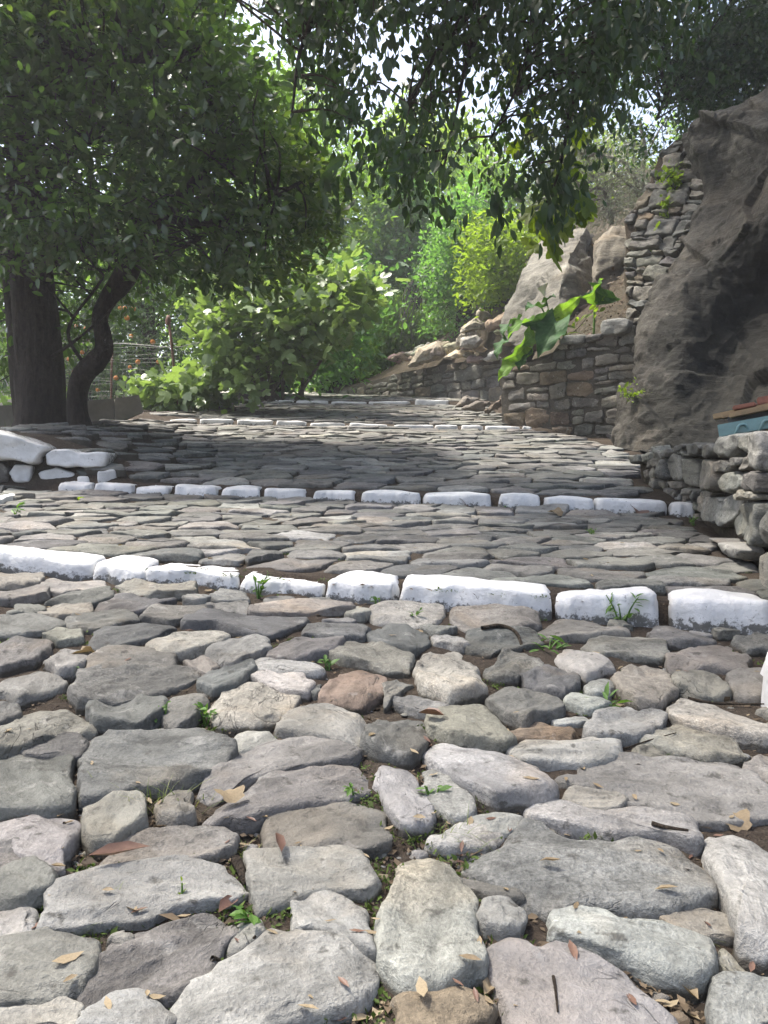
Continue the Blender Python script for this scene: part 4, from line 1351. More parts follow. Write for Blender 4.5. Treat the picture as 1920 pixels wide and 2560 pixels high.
# ------------------------------------------------------------------ things on the right wall
def box(a, L, W, H, rz=0.0, bev=0.006, tilt=0.0):
    bm = bmesh.new()
    bmesh.ops.create_cube(bm, size=1)
    bmesh.ops.scale(bm, vec=(L, W, H), verts=bm.verts)
    bmesh.ops.bevel(bm, geom=bm.edges[:], offset=bev, segments=2, affect='EDGES')
    bmesh.ops.transform(bm, matrix=Matrix.Translation(a) @ Matrix.Rotation(rz, 4, 'Z') @ Matrix.Rotation(tilt, 4, 'Y'), verts=bm.verts)
    V = np.array([v.co[:] for v in bm.verts]); F = [[v.index for v in f.verts] for f in bm.faces]
    bm.free()
    return V, F
M['teal'] = plain_mat("teal_paint", (0.17, 0.30, 0.30), (0.13, 0.22, 0.215), 0.5, 6)
M['board'] = plain_mat("weathered_board", (0.36, 0.25, 0.13), (0.22, 0.15, 0.085), 0.8, 14)
M['brick'] = plain_mat("brick_clay", (0.28, 0.12, 0.08), (0.2, 0.085, 0.06), 0.9, 18)
M['gapblack'] = plain_mat("gap_black", (0.03, 0.03, 0.032), (0.06, 0.055, 0.05), 0.6, 14)  # black of the shaded gap under the boards
D_ = 4.35
c0 = P(1900, 1068, D_)
ux = (P(1960, 1045, D_ - 0.05) - P(1822, 1068, D_)); rz = 0.0
tb = P(1828, 1062, D_); te = P(2030, 1030, D_ - 0.2)
L = (te - tb).length; ctr = (tb + te) / 2 + Vector((0.02, 0.17, -0.028)); slope = -math.atan2(te.z - tb.z, te.x - tb.x); rz = math.atan2(te.y - tb.y, te.x - tb.x)
chest = empty("metal_box", ctr, "teal painted metal box with loop handles on the right wall", "box")
link("box_body", mesh_np("box_body", *box(ctr, L, 0.3, 0.07, rz, 0.003, slope), M['teal'], smooth=False), chest)
for f in (0.05, 0.36, 0.8):
    h = tb.lerp(te, f) + Vector((0.0, 0.012, -0.024))
    pts = [h + Vector((0.00, 0, -0.045)), h + Vector((0.0, -0.03, -0.02)), h + Vector((0.012, -0.035, 0.015)), h + Vector((0.045, -0.035, 0.02)), h + Vector((0.062, -0.03, -0.01)), h + Vector((0.06, 0, -0.04))]
    V, F3, F4 = tube(spline(pts, 5), np.full(26, 0.008), 8)
    link("handle", mesh_np("handle", V, [F3, F4], M['teal']), chest)
bx = ctr + Vector((0.03, 0.03, 0.056))
tag(link("gap_block", mesh_np("gap_block", *box(bx, L * 0.86, 0.22, 0.04, rz, 0.004, slope), M['gapblack'], smooth=False)), "added black block filling the shaded gap between the teal box and the wooden board", "block")  # added block, its black stands for the shade in the gap
bp = ctr + Vector((0.0, 0.0, 0.094))
board = empty("wooden_board", bp, "weathered yellowish wooden boards lying on the black block", "board")
for k_ in range(3):
    V, F = box(bp + Vector((0, -0.10 + 0.105 * k_, 0.003 * k_)), L * 1.0, 0.098, 0.03, rz, 0.003, slope - 0.03)
    link("plank", mesh_np("plank", V, F, M['board'], smooth=False), board)
for k_, (ox, w_, lab) in enumerate([(-0.09, 0.12, "thin worn brick at the left on the wooden board"), (0.09, 0.2, "taller red brick at the right on the wooden board")]):
    bq = bp + Vector((ox, -0.01, 0.019 + (0.012 if k_ == 0 else 0.022)))
    bq.z += -math.tan(slope - 0.03) * ox * 1.0
    tag(link("brick", mesh_np("brick", *box(bq, w_, 0.1, 0.024 if k_ == 0 else 0.044, rz + 0.1 * k_, 0.006, slope), M['brick'], smooth=False)), lab, "brick")
# ------------------------------------------------------------------ foliage
def T(V, F3=(), F4=()):
    return np.array(V, float), np.array(F3, int).reshape(-1, 3), np.array(F4, int).reshape(-1, 4)
LF = {}
# length 1 along +y, faces up +z, folded a little along the midrib and curved down at the tip
LF['oval'] = T([(0, 0, 0), (-.21, .32, .05), (-.2, .66, .03), (0, 1, -.10), (.2, .66, .03), (.21, .32, .05), (0, .33, -.01), (0, .68, -.03)],
               [(0, 6, 1), (2, 7, 3), (0, 5, 6), (3, 7, 4)], [(1, 6, 7, 2), (6, 5, 4, 7)])
LF['lance'] = T([(0, 0, 0), (-.14, .35, .03), (-.12, .68, .0), (0, 1, -.16), (.12, .68, .0), (.14, .35, .03), (0, .35, -.01), (0, .7, -.05)],
                [(0, 6, 1), (2, 7, 3), (0, 5, 6), (3, 7, 4)], [(1, 6, 7, 2), (6, 5, 4, 7)])
LF['small'] = T([(0, 0, 0), (-.24, .5, .05), (0, 1, -.05), (.24, .5, .05)], [(0, 3, 2), (0, 2, 1)])
LF['thin'] = T([(0, 0, 0), (-.1, .5, .03), (0, 1, -.05), (.1, .5, .03)], [(0, 3, 2), (0, 2, 1)])
def lobed(lobes, notch, width, zc=-0.12, sh=.72):
    V, n = [(0, 0.0, 0), (0, .34, .02)], len(lobes)
    out = []
    for i, (a, r) in enumerate(lobes):
        a = math.radians(a)
        def q(ang, rad): return (math.sin(ang) * rad, .30 + math.cos(ang) * rad, zc * rad * rad * 2.2 + 0.03)
        out += [q(a - width, r * sh), q(a, r), q(a + width, r * sh)]
        if i < n - 1:
            b = math.radians((lobes[i][0] + lobes[i + 1][0]) / 2)
            out.append(q(b, notch))
    V += out
    F = []
    ring_ = [0] + list(range(2, len(V))) + [0]
    for a, b in zip(ring_[:-1], ring_[1:]): F.append((1, b, a))
    return T(V, F)
LF['fig'] = lobed([(-128, .34), (-62, .52), (0, .68), (62, .52), (128, .34)], .34, .3, -.12, .86)
LF['plane'] = lobed([(-118, .40), (-58, .60), (0, .70), (58, .60), (118, .40)], .40, .27, -.12, .84)
LF['heart'] = T([(0, .06, 0), (-.2, 0, .03), (-.36, .2, .04), (-.3, .55, .03), (0, 1, -.12), (.3, .55, .03), (.36, .2, .04), (.2, 0, .03), (0, .4, -.02)],
                [(0, 8, 1), (1, 8, 2), (2, 8, 3), (3, 8, 4), (4, 8, 5), (5, 8, 6), (6, 8, 7), (7, 8, 0)][::1])
LF['heart'] = (LF['heart'][0], LF['heart'][1][:, ::-1], LF['heart'][2])

def unit(a): return a / (np.linalg.norm(a, axis=-1, keepdims=True) + 1e-9)

def leaf_frames(pos, d, up, rng, spread):
    n = unit(up + rng.normal(0, spread, d.shape))
    n = n - d * (n * d).sum(1, keepdims=True)
    n = unit(n)
    x = np.cross(d, n)
    return np.stack([x, d, n], 2)          # columns

def leaf_mesh(name, tm, pos, R, s, mat):
    V0, F3, F4 = tm
    k = len(V0)
    V = (np.einsum('nij,kj->nki', R, V0) * s[:, None, None] + pos[:, None, :]).reshape(-1, 3)
    off = (np.arange(len(pos)) * k)[:, None, None]
    F = []
    if len(F3): F.append((F3[None] + off).reshape(-1, 3))
    if len(F4): F.append((F4[None] + off).reshape(-1, 4))
    return mesh_np(name, V, F, mat, smooth=True)

LEAFME = {}
def crown(root, mat, tm, clumps, dirs, per, rad, size, droop=0.3, upb=0.8, spread=0.5, nparts=0, rng=RNG, along=0.0, dirw=0.6, name="leaf", svar=0.25, frac_up=None):
    clumps = np.asarray(clumps, float); dirs = unit(np.asarray(dirs, float))
    n = len(clumps) * per
    c = np.repeat(clumps, per, 0); dd = np.repeat(dirs, per, 0)
    t = rng.random((n, 1))
    pos = c + dd * (t - 0.3) * along + rng.normal(0, 1, (n, 3)) * rad
    d = unit(dd * dirw + rng.normal(0, .6, (n, 3)) + np.array([0, 0, -droop]))
    R = leaf_frames(pos, d, np.tile([0.0, 0, upb], (n, 1)), rng, spread)
    s = size * np.exp(rng.normal(0, svar, n))
    sel = np.zeros(n, bool)
    if nparts:
        u, v, f = proj(pos)
        sc = np.where((u > 5) & (u < 1915) & (v > 5) & (v < 2550) & (f > 0.3), s / np.maximum(f, .3), 0)
        sel[np.argsort(-sc)[:nparts]] = True
        key = (id(tm[0]), mat.name)
        if key not in LEAFME:
            LEAFME[key] = mesh_np(name, tm[0], [F for F in (tm[1], tm[2]) if len(F)], mat, smooth=False)
        me = LEAFME[key]
        for i in np.nonzero(sel)[0]:
            m = Matrix(((*(R[i, 0] * s[i]), pos[i, 0]), (*(R[i, 1] * s[i]), pos[i, 1]), (*(R[i, 2] * s[i]), pos[i, 2]), (0, 0, 0, 1)))
            link(name, me, root, m)
    k = ~sel
    if k.any():
        o = link("foliage", leaf_mesh("foliage", tm, pos[k], R[k], s[k], mat), root)
        tag(o, kind="stuff")

HOLES = [(655, 60, 62), (690, 150, 28), (600, 20, 30), (985, 110, 52), (940, 205, 42), (965, 280, 34), (1015, 190, 30), (1230, 165, 16), (1640, 300, 46), (1665, 240, 22), (1290, 500, 16), (885, 25, 28), (1380, 195, 14), (1600, 190, 20), (1570, 250, 16), (1115, 300, 14), (1120, 500, 18)]
def poly_sample(poly, n, D0, D1, rng=RNG, hole=None, hk=1.1, seed=3, power=1.0, dfun=None):
    """points in the frustum over a photo polygon between two depths, thinned by a noise field for gaps"""
    xs_ = [p[0] for p in poly]; ys_ = [p[1] for p in poly]
    out = []
    while len(out) < n:
        x = rng.uniform(min(xs_), max(xs_)); y = rng.uniform(min(ys_), max(ys_))
        if not inside(poly, x, y): continue
        if any((x - a) ** 2 + (y - b) ** 2 < (r * 1.05 + (12 if D0 < 10 else 14)) ** 2 for a, b, r in HOLES): continue
        D = D0 + (D1 - D0) * rng.random() ** power
        if dfun: D += dfun(x, y)
        p = P(x, y, D)
        if hole is not None and vnoise(np.array([p[:]]) * hk, seed)[0] < hole: continue
        out.append(p[:])
    return np.array(out)

def limbs(root, name, specs, mat, n=10, wob=0.06, m=6):
    """specs: lists of (px, py, D, radius m); each list one limb; returns skeleton points"""
    sk = []
    for i, sp in enumerate(specs):
        p = spline([(*P(a, b, D), r) for a, b, D, r in sp], m)
        V, F3, F4 = tube(p[:, :3], p[:, 3], n, True, wob, i)
        nm = name if i == 0 else ("branch" if not isinstance(name, list) else name[i])
        link(nm, mesh_np(nm, V, [F3, F4] if len(F3) else [F4], mat), root)
        sk.append(p)
    return np.concatenate(sk)

def twigs(root, clumps, sk, mat, r0, r1, keep=1.0, sag=0.1, rng=RNG, minz=None):
    acc = Acc()
    for c in clumps:
        if rng.random() > keep: continue
        d = np.linalg.norm(sk[:, :3] - c, axis=1)
        k = np.argsort(d)[rng.integers(0, min(6, len(d)))]
        a = sk[k, :3]
        mid = (a + c) / 2 + rng.normal(0, .08, 3) * d[k] + np.array([0, 0, sag * d[k]])
        p = spline([a, mid, c], 4)
        V, F3, F4 = tube(p, np.linspace(r0, r1, len(p)), 4, False)
        acc.add(V, None, F4)
    if acc.n: tag(link("twig", acc.mesh("twig", mat), root), kind="stuff")

def outdir(clumps, ctr, up=0.2):
    d = unit(np.asarray(clumps) - np.array(ctr)) + RNG.normal(0, .45, (len(clumps), 3)) + np.array([0, 0, up])
    return d

M['leaf_dark'] = leaf_mat("glossy_evergreen_leaf", (0.042, 0.076, 0.030), (0.072, 0.125, 0.044), (1.9, 2.1, 0.7), 0.42, 0.27, 0.9)
M['leaf_over'] = leaf_mat("overhanging_leaf", (0.032, 0.058, 0.026), (0.052, 0.094, 0.036), (1.8, 2.1, 0.6), 0.36, 0.42, 0.5)
M['leaf_fig'] = leaf_mat("fig_leaf", (0.145, 0.215, 0.09), (0.20, 0.275, 0.12), (1.35, 1.45, 0.55), 0.42, 0.4, 0.6)
M['leaf_plane'] = leaf_mat("plane_leaf", (0.09, 0.14, 0.02), (0.15, 0.20, 0.025), (1.8, 1.9, 0.5), 0.5, 0.5, 0.3)
M['leaf_mid'] = leaf_mat("mid_green_leaf", (0.12, 0.21, 0.045), (0.18, 0.29, 0.065), (1.5, 1.6, 0.5), 0.55, 0.5, 0.4)
M['leaf_lime'] = leaf_mat("lime_green_leaf", (0.14, 0.21, 0.035), (0.21, 0.29, 0.05), (1.5, 1.6, 0.5), 0.55, 0.5, 0.35)
M['leaf_sunlit'] = leaf_mat('sunlit_evergreen_leaf', (0.09, 0.15, 0.04), (0.14, 0.20, 0.055), (1.7, 1.8, 0.6), 0.45, 0.3, 0.5)  # brighter copy of the evergreen leaf, sunlight put into its colour
M['leaf_bright'] = leaf_mat('fresh_ivy_leaf', (0.10, 0.20, 0.075), (0.15, 0.27, 0.09), (1.4, 1.6, 0.6), 0.5, 0.42, 0.5)
M['leaf_ivy'] = leaf_mat("ivy_leaf", (0.075, 0.165, 0.055), (0.12, 0.235, 0.075), (1.5, 1.7, 0.6), 0.5, 0.42, 0.5)
M['leaf_olive'] = leaf_mat("olive_leaf", (0.16, 0.18, 0.13), (0.24, 0.26, 0.20), (1.1, 1.15, 0.8), 0.3, 0.5, 0.4)
M['leaf_orange'] = leaf_mat("orange_tree_leaf", (0.04, 0.085, 0.03), (0.075, 0.13, 0.045), (1.5, 1.6, 0.5), 0.33, 0.4, 0.5)
M['leaf_weed'] = leaf_mat("weed_leaf", (0.07, 0.15, 0.03), (0.12, 0.22, 0.05), (1.4, 1.5, 0.5), 0.35, 0.5, 0.4)
def vein_mat(name, c1, c2, vein, tr, fac):
    t = NT(name)
    f = t.n("ObjectInfo").outputs["Random"]
    c = t.mix(f, c1, c2)
    v = t.n("TexCoord").outputs["Object"]
    c = t.mix(0.6, c, t.ramp(t.noise(v, 14, 5, 0.65), [(0.3, 0.6), (0.7, 1.35)]), 'MULTIPLY')
    ve = t.n("Attribute", attribute_name="dirt").outputs["Fac"]
    c = t.mix(t.math('MULTIPLY', ve, 0.8), c, vein)
    sp = t.ramp(t.noise(v, 30, 4, 0.6), [(0.70, 0.0), (0.73, 0.8)])
    c = t.mix(sp, c, (0.16, 0.12, 0.05))
    t.l(c, t.p.inputs["Base Color"])
    t.p.inputs["Roughness"].default_value = 0.6
    t.p.inputs["Specular IOR Level"].default_value = 0.15
    t.l(t.bump(ve, 0.6, 0.01), t.p.inputs["Normal"])
    tl = t.n("BsdfTranslucent")
    t.l(t.mix(1.0, c, tr, 'MULTIPLY'), tl.inputs["Color"])
    ms = t.n("MixShader"); ms.inputs[0].default_value = fac
    t.l(t.p.outputs[0], ms.inputs[1]); t.l(tl.outputs[0], ms.inputs[2]); t.l(ms.outputs[0], t.out.inputs["Surface"])
    return t.m
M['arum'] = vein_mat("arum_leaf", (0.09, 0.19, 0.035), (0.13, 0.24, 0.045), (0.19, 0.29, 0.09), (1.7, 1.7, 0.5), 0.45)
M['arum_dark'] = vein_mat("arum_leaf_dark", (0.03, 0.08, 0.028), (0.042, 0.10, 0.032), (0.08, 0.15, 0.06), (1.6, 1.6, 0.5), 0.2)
M['dry'] = leaf_mat("dry_leaf_tan", (0.20, 0.15, 0.09), (0.31, 0.25, 0.16), (1.1, 1.0, 0.7), 0.2, 0.6, 0.3)
M['drybrown'] = leaf_mat("dry_leaf_brown", (0.11, 0.06, 0.045), (0.17, 0.10, 0.07), (1.1, 1.0, 0.7), 0.12, 0.45, 0.4)

# ---- the big evergreen on the left
base = P(105, 1082, 7.5)
tA = empty("evergreen_tree", base, "big dark evergreen with two crooked stems on the left of the path", "tree")
sk = limbs(tA, "trunk", [
    [(98, 1112, 7.5, .37), (100, 1090, 7.5, .30), (102, 1060, 7.5, .25), (102, 1000, 7.5, .225), (98, 920, 7.5, .215), (90, 800, 7.5, .205), (80, 700, 7.5, .2), (70, 600, 7.5, .19), (62, 480, 7.5, .16), (50, 330, 7.6, .12), (20, 100, 7.8, .08)],
    [(205, 1085, 7.3, .125), (194, 1035, 7.3, .10), (194, 985, 7.3, .095), (206, 940, 7.3, .1), (236, 908, 7.25, .1), (260, 876, 7.2, .085), (257, 835, 7.2, .075), (250, 795, 7.2, .072), (266, 755, 7.2, .078), (300, 708, 7.2, .10), (322, 665, 7.2, .105), (333, 615, 7.2, .11), (360, 572, 7.1, .10), (415, 525, 7.0, .075), (490, 455, 6.9, .055), (530, 380, 6.9, .04), (535, 250, 7.0, .025)],
    [(70, 1060, 7.9, .12), (52, 960, 7.9, .1), (38, 820, 7.9, .085), (25, 700, 7.9, .075), (8, 560, 7.9, .06), (-40, 350, 7.9, .045)],
    [(100, 700, 7.5, .07), (130, 650, 7.4, .05), (160, 620, 7.3, .045), (230, 628, 7.2, .035), (270, 640, 7.15, .03)],
    [(75, 620, 7.5, .09), (120, 500, 7.2, .06), (190, 380, 6.9, .045), (260, 300, 6.7, .03)],
    [(190, 174, 6.4, .018), (250, 158, 6.4, .02), (330, 152, 6.4, .018), (420, 155, 6.4, .013), (530, 146, 6.5, .008)],
    [(330, 640, 7.2, .05), (390, 640, 6.9, .035), (470, 610, 6.7, .025), (560, 560, 6.5, .018)],
    [(400, 540, 7.0, .05), (520, 560, 6.6, .035), (640, 520, 6.3, .022), (740, 460, 6.1, .012)],
    [(225, 930, 7.3, .02), (170, 830, 7.1, .016), (240, 720, 6.9, .012), (300, 640, 6.8, .008)],
    [(120, 900, 7.4, .02), (190, 850, 7.2, .014), (250, 800, 7.0, .01), (290, 760, 6.9, .006)],
], M['bark'], 22, 0.09)
polyA = [(-260, 620), (-240, -230), (100, -280), (360, -240), (540, -120), (600, 10), (560, 95), (640, 170), (700, 260), (705, 330), (755, 400), (800, 480), (800, 530), (750, 600), (700, 640), (640, 665), (560, 700), (470, 690), (350, 640), (240, 650), (150, 690), (60, 650)]
c1 = poly_sample(polyA, 1080, 5.8, 8.8, hole=-0.62, hk=1.3, seed=8)
low = poly_sample([(-60, 600), (200, 640), (480, 640), (440, 730), (330, 760), (240, 800), (180, 900), (140, 760), (60, 720), (30, 980), (-80, 1000)], 62, 7.6, 8.9, hole=-0.3, hk=2.0)
cl = np.concatenate([c1, low])
crown(tA, M['leaf_dark'], LF['oval'], cl, outdir(cl, P(250, 500, 7.4), 0.1), 32, 0.105, 0.09, 0.25, 0.8, 0.55, 300, along=0.2)
edge_c = poly_sample([(660, 320), (725, 340), (830, 480), (820, 560), (750, 650), (680, 690), (600, 715), (590, 690), (690, 640), (740, 560), (730, 440)], 70, 6.3, 7.6, hole=-0.5, hk=2)
topc = poly_sample([(-150, -100), (380, -90), (520, -20), (480, 110), (330, 130), (200, 190), (60, 150), (-150, 260)], 90, 5.8, 7.2, hole=-0.3, hk=1.6)
lc = np.concatenate([edge_c, topc])
crown(tA, M['leaf_sunlit'], LF['oval'], lc, outdir(lc, P(250, 500, 7.4), 0.2), 17, 0.10, 0.085, 0.1, 0.8, 0.6, 0, along=0.2)  # crown edge and top coloured as if sunlit
twigs(tA, cl, sk, M['bark'], 0.012, 0.004, 0.55)

# ---- tree whose drooping boughs hang into the picture from the upper right
tB = empty("broadleaf_tree", P(2290, 520, 8.2), "broadleaf tree whose dark drooping boughs hang over the path", "tree")
skB = limbs(tB, "trunk", [
    [(2290, 520, 8.2, .22), (2270, 250, 8.0, .2), (2220, 60, 7.8, .18), (2100, -180, 7.5, .15), (1950, -380, 7.1, .12)],
    [(2100, -180, 7.5, .11), (1800, -240, 6.9, .085), (1500, -180, 6.3, .06), (1280, -60, 5.8, .04), (1130, 80, 5.5, .025), (1020, 260, 5.4, .012)],
    [(2100, -180, 7.5, .1), (1900, -800, 5.6, .08), (1500, -1500, 4.4, .06), (900, -1700, 4.0, .04), (100, -1600, 4.0, .02)],
    [(1700, -1150, 4.9, .05), (2000, -2200, 3.2, .035), (1400, -3600, 2.2, .015)],
    [(1600, -200, 6.6, .06), (1520, -40, 6.2, .04), (1480, 120, 6.0, .03), (1430, 260, 5.9, .018), (1400, 420, 5.8, .01), (1360, 520, 5.8, .006)],
    [(1400, -130, 6.1, .05), (1100, -180, 5.6, .035), (880, -60, 5.3, .022), (760, 100, 5.2, .014), (730, 280, 5.2, .008)],
    [(1330, -90, 5.9, .03), (1330, 60, 5.7, .02), (1300, 200, 5.6, .012), (1230, 340, 5.6, .007)],
    [(1280, -60, 5.8, .03), (1180, 120, 5.5, .016), (1140, 280, 5.5, .01), (1110, 420, 5.5, .006)],
], M['bark'], 8, 0.05)
polyB = [(650, -60), (655, 40), (690, 120), (700, 240), (760, 330), (800, 420), (845, 420), (850, 300), (930, 250), (930, 380), (975, 440), (1060, 470), (1130, 470), (1180, 400), (1240, 470), (1262, 560), (1290, 480), (1350, 420), (1400, 470), (1425, 450), (1460, 380), (1480, 330), (1560, 290), (1620, 150), (1700, 60), (1760, -60), (1800, -420), (650, -420)]
cB = poly_sample(polyB, 540, 4.7, 6.9, hole=-0.12, hk=1.5, seed=31)
over = []
while len(over) < 640:        # the part of the crown that reaches out over the near paving
    q = (RNG.uniform(-4.2, 2.6), RNG.uniform(0.8, 7.4), RNG.uniform(3.6, 5.8))
    u_, v_, f_ = proj(q)
    if v_ > -120 and f_ > 0.2: continue
    if q[1] > 5.2 and q[0] < -2.2: continue
    if vnoise(np.array([q]) * np.array([1.1, 1.1, 0.6]), 61)[0] < -0.4: continue
    over.append(q)
crag = np.stack([RNG.uniform(-1.0, 3.8, 330), RNG.uniform(6.8, 10.8, 330), RNG.uniform(5.4, 8.2, 330)], 1)
crag = crag[proj(crag)[1] < -120]
cB = np.concatenate([cB, np.array(over), crag])
dB = np.tile([0.0, -0.1, -1.0], (len(cB), 1)) + RNG.normal(0, .35, (len(cB), 3))
crown(tB, M['leaf_over'], LF['oval'], cB, dB, 31, 0.10, 0.074, 0.5, 0.35, 0.8, 300, along=0.22, dirw=0.6)
tips = [P(x, y, 5.75)[:] for x, y in ((1410, 470), (1390, 500), (1425, 440), (1375, 530), (1240, 530), (1255, 500), (1130, 500), (1060, 480), (820, 440), (865, 420), (840, 470), (1010, 460), (1280, 455), (1345, 470))]
crown(tB, M['leaf_over'], LF['oval'], tips, np.tile([0.05, 0, -1.0], (len(tips), 1)), 12, 0.05, 0.11, 0.6, 0.3, 0.8, 0, along=0.3, dirw=1.2)
twigs(tB, cB, skB, M['twig'], 0.009, 0.003, 0.6, 0.15)

# ---- plane tree twig with large lobed leaves
tC = empty("plane_tree", P(1830, 60, 9.5), "plane tree with big yellow-green lobed leaves hanging before the olive", "tree")
skC = limbs(tC, "trunk", [[(2320, 420, 9.4, .12), (2260, 120, 9.0, .1), (2080, -180, 8.4, .07), (1720, -130, 7.8, .05), (1520, 30, 7.4, .03), (1440, 260, 7.0, .02), (1400, 420, 6.8, .012), (1385, 560, 6.7, .006)],
                          [(1440, 260, 7.0, .015), (1330, 330, 6.8, .01), (1290, 340, 6.8, .005)]], M['greybark'], 6, 0.04)
pc = [P(x + RNG.normal(0, 8), y + RNG.normal(0, 8), 6.75 + RNG.normal(0, .2))[:] for x, y in ((1385, 570), (1360, 540), (1395, 565), (1420, 520), (1440, 480), (1450, 510), (1345, 545), (1375, 470), (1400, 440), (1290, 130), (1285, 160), (1330, 300), (1345, 270), (1440, 280), (1470, 310), (1460, 350), (1425, 330), (1395, 390), (1465, 490), (1410, 540), (1340, 580), (1375, 590), (1330, 530), (1300, 350), (1480, 270), (1440, 240))]
crown(tC, M['leaf_plane'], LF['plane'], pc, np.tile([0, -.3, -1.0], (len(pc), 1)), 3, 0.045, 0.165, 0.5, 0.15, 0.8, 78, along=0.06, dirw=0.9)

# ---- dark small-leaved tree on top of the crag
tD = empty("holm_oak", P(1950, 200, 12.5), "dark small-leaved evergreen growing on top of the crag", "tree")
skD = limbs(tD, "trunk", [[(2300, 330, 12.5, .22), (2260, 100, 12.5, .2), (2120, -140, 12.3, .16), (1900, -350, 12, .1)],
                          [(2180, -20, 12.4, .12), (1850, 50, 12, .06), (1700, 180, 11.8, .04), (1640, 300, 11.6, .02)],
                          [(2120, -140, 12.3, .12), (1720, -100, 12.6, .07), (1600, -120, 12.8, .06), (1500, 60, 12.8, .03)]], M['bark'], 7, 0.05)
pD = [(1440, -200), (1480, 60), (1530, 200), (1570, 330), (1625, 400), (1660, 330), (1690, 370), (1712, 330), (1760, 280), (1840, 230), (1960, 170), (2100, 100), (2100, -420), (1440, -420)]
cD = poly_sample(pD, 560, 10.8, 13.6, hole=-0.22, hk=0.9, seed=12)
right = poly_sample([(1720, 320), (1690, 200), (1740, 60), (1960, -40), (2080, 120), (1960, 170), (1800, 250)], 300, 10.6, 12.6)
shade = np.stack([RNG.uniform(1.3, 5.0, 330), RNG.uniform(8.2, 12.5, 330), RNG.uniform(6.3, 8.8, 330)], 1)   # its top, above the picture
shade = shade[proj(shade)[1] < -60]
cD = np.concatenate([cD, right, shade])
crown(tD, M['leaf_over'], LF['small'], cD, outdir(cD, P(1850, 0, 12.3), 0), 48, 0.17, 0.085, 0.3, 0.7, 0.7, 0, along=0.3)
twigs(tD, cD, skD, M['bark'], 0.014, 0.004, 0.4)

# ---- olive tree with its bare grey branches
tE = empty("olive_tree", P(1615, 545, 15.5), "silvery grey olive tree with bare branches above the boulders", "tree")
skE = limbs(tE, "trunk", [[(1625, 590, 15.6, .1), (1612, 520, 15.6, .08), (1605, 440, 15.6, .06), (1612, 380, 15.6, .05), (1600, 300, 15.6, .03)],
                          [(1605, 495, 15.6, .05), (1560, 450, 15.3, .04), (1520, 430, 15.1, .025), (1450, 470, 14.8, .012)],
                          [(1600, 470, 15.6, .05), (1570, 420, 15.4, .04), (1545, 400, 15.3, .03), (1460, 380, 15, .015)],
                          [(1610, 400, 15.6, .03), (1640, 340, 15.8, .02), (1670, 290, 15.9, .012)],
                          [(1530, 560, 15.2, .05), (1520, 500, 15.2, .04), (1490, 470, 15.0, .025), (1420, 520, 14.8, .012)]], M['greybark'], 7, 0.04)
cE = poly_sample([(1330, 560), (1320, 420), (1390, 340), (1500, 330), (1600, 360), (1660, 330), (1680, 380), (1650, 470), (1600, 540), (1520, 560), (1420, 570)], 260, 14.4, 16.4, hole=-0.25, hk=1.3)
crown(tE, M['leaf_olive'], LF['thin'], cE, outdir(cE, P(1580, 480, 15.5)), 46, 0.15, 0.075, 0.15, 0.5, 0.8, 0, along=0.3)
twigs(tE, cE, skE, M['greybark'], 0.012, 0.004, 0.8)

# ---- fig by the path
tF = empty("fig_tree", P(720, 980, 12.2), "bright green fig tree with big lobed leaves beside the path", "tree")
fs = []
for (x, y) in ((560, 720), (610, 690), (500, 830), (700, 680), (760, 760), (840, 720), (900, 730), (660, 800), (540, 780), (780, 830), (690, 740)):
    bx_ = 700 + RNG.uniform(-50, 60)
    D = 12.2 + RNG.uniform(-1.1, .7)
    fs.append([(bx_, 1000, 12.2, .03), ((bx_ * 1.2 + x) / 2.2, (960 + y) / 2 + 40, (12.2 + D) / 2, .026), (x * .9 + bx_ * .1, y + 30, D, .016), (x + RNG.uniform(-40, 40), y - 25, D - .2, .008)])
skF = limbs(tF, "trunk", fs, M['greybark'], 6, 0.04)
cF = poly_sample([(470, 960), (500, 860), (540, 780), (490, 740), (560, 690), (640, 680), (690, 660), (760, 690), (850, 670), (930, 690), (945, 750), (880, 780), (850, 830), (800, 860), (810, 890), (740, 900), (650, 945), (600, 975)], 240, 11.0, 13.0, hole=-0.5, hk=1.8)
crown(tF, M['leaf_fig'], LF['fig'], cF, outdir(cF, P(690, 900, 12.3), 0.1), 12, 0.16, 0.175, 0.35, 0.9, 0.5, 300, along=0.15)
twigs(tF, cF, skF, M['greybark'], 0.010, 0.004, 0.7)

# ---- orange trees in the garden behind the fence
M['orange'] = plain_mat("orange_peel", (0.62, 0.22, 0.02), (0.55, 0.17, 0.015), 0.45, 40, 0.15)
ico = bmesh.new(); bmesh.ops.create_icosphere(ico, subdivisions=2, radius=0.042)
Vo = np.array([v.co[:] for v in ico.verts]); Fo = np.array([[v.index for v in f.verts] for f in ico.faces]); ico.free()
OME = mesh_np("orange", Vo, [Fo], M['orange'])
OT = [("orange tree behind the wire fence, right of the crooked stem", [(300, 1000), (260, 900), (290, 800), (310, 740), (400, 710), (480, 740), (500, 850), (470, 960), (400, 1000)], 14.2, (380, 1000), 170, ((325, 918), (328, 840), (318, 795), (382, 855), (345, 905), (395, 905), (334, 772), (312, 770), (290, 945))),
      ("orange tree seen between the dark trunks", [(120, 960), (110, 820), (150, 740), (250, 720), (320, 760), (320, 900), (280, 990), (200, 1000)], 15.2, (220, 1010), 150, ((190, 815), (215, 822), (205, 880), (172, 898), (198, 922), (186, 930), (210, 928), (225, 905), (245, 975), (300, 770)))]
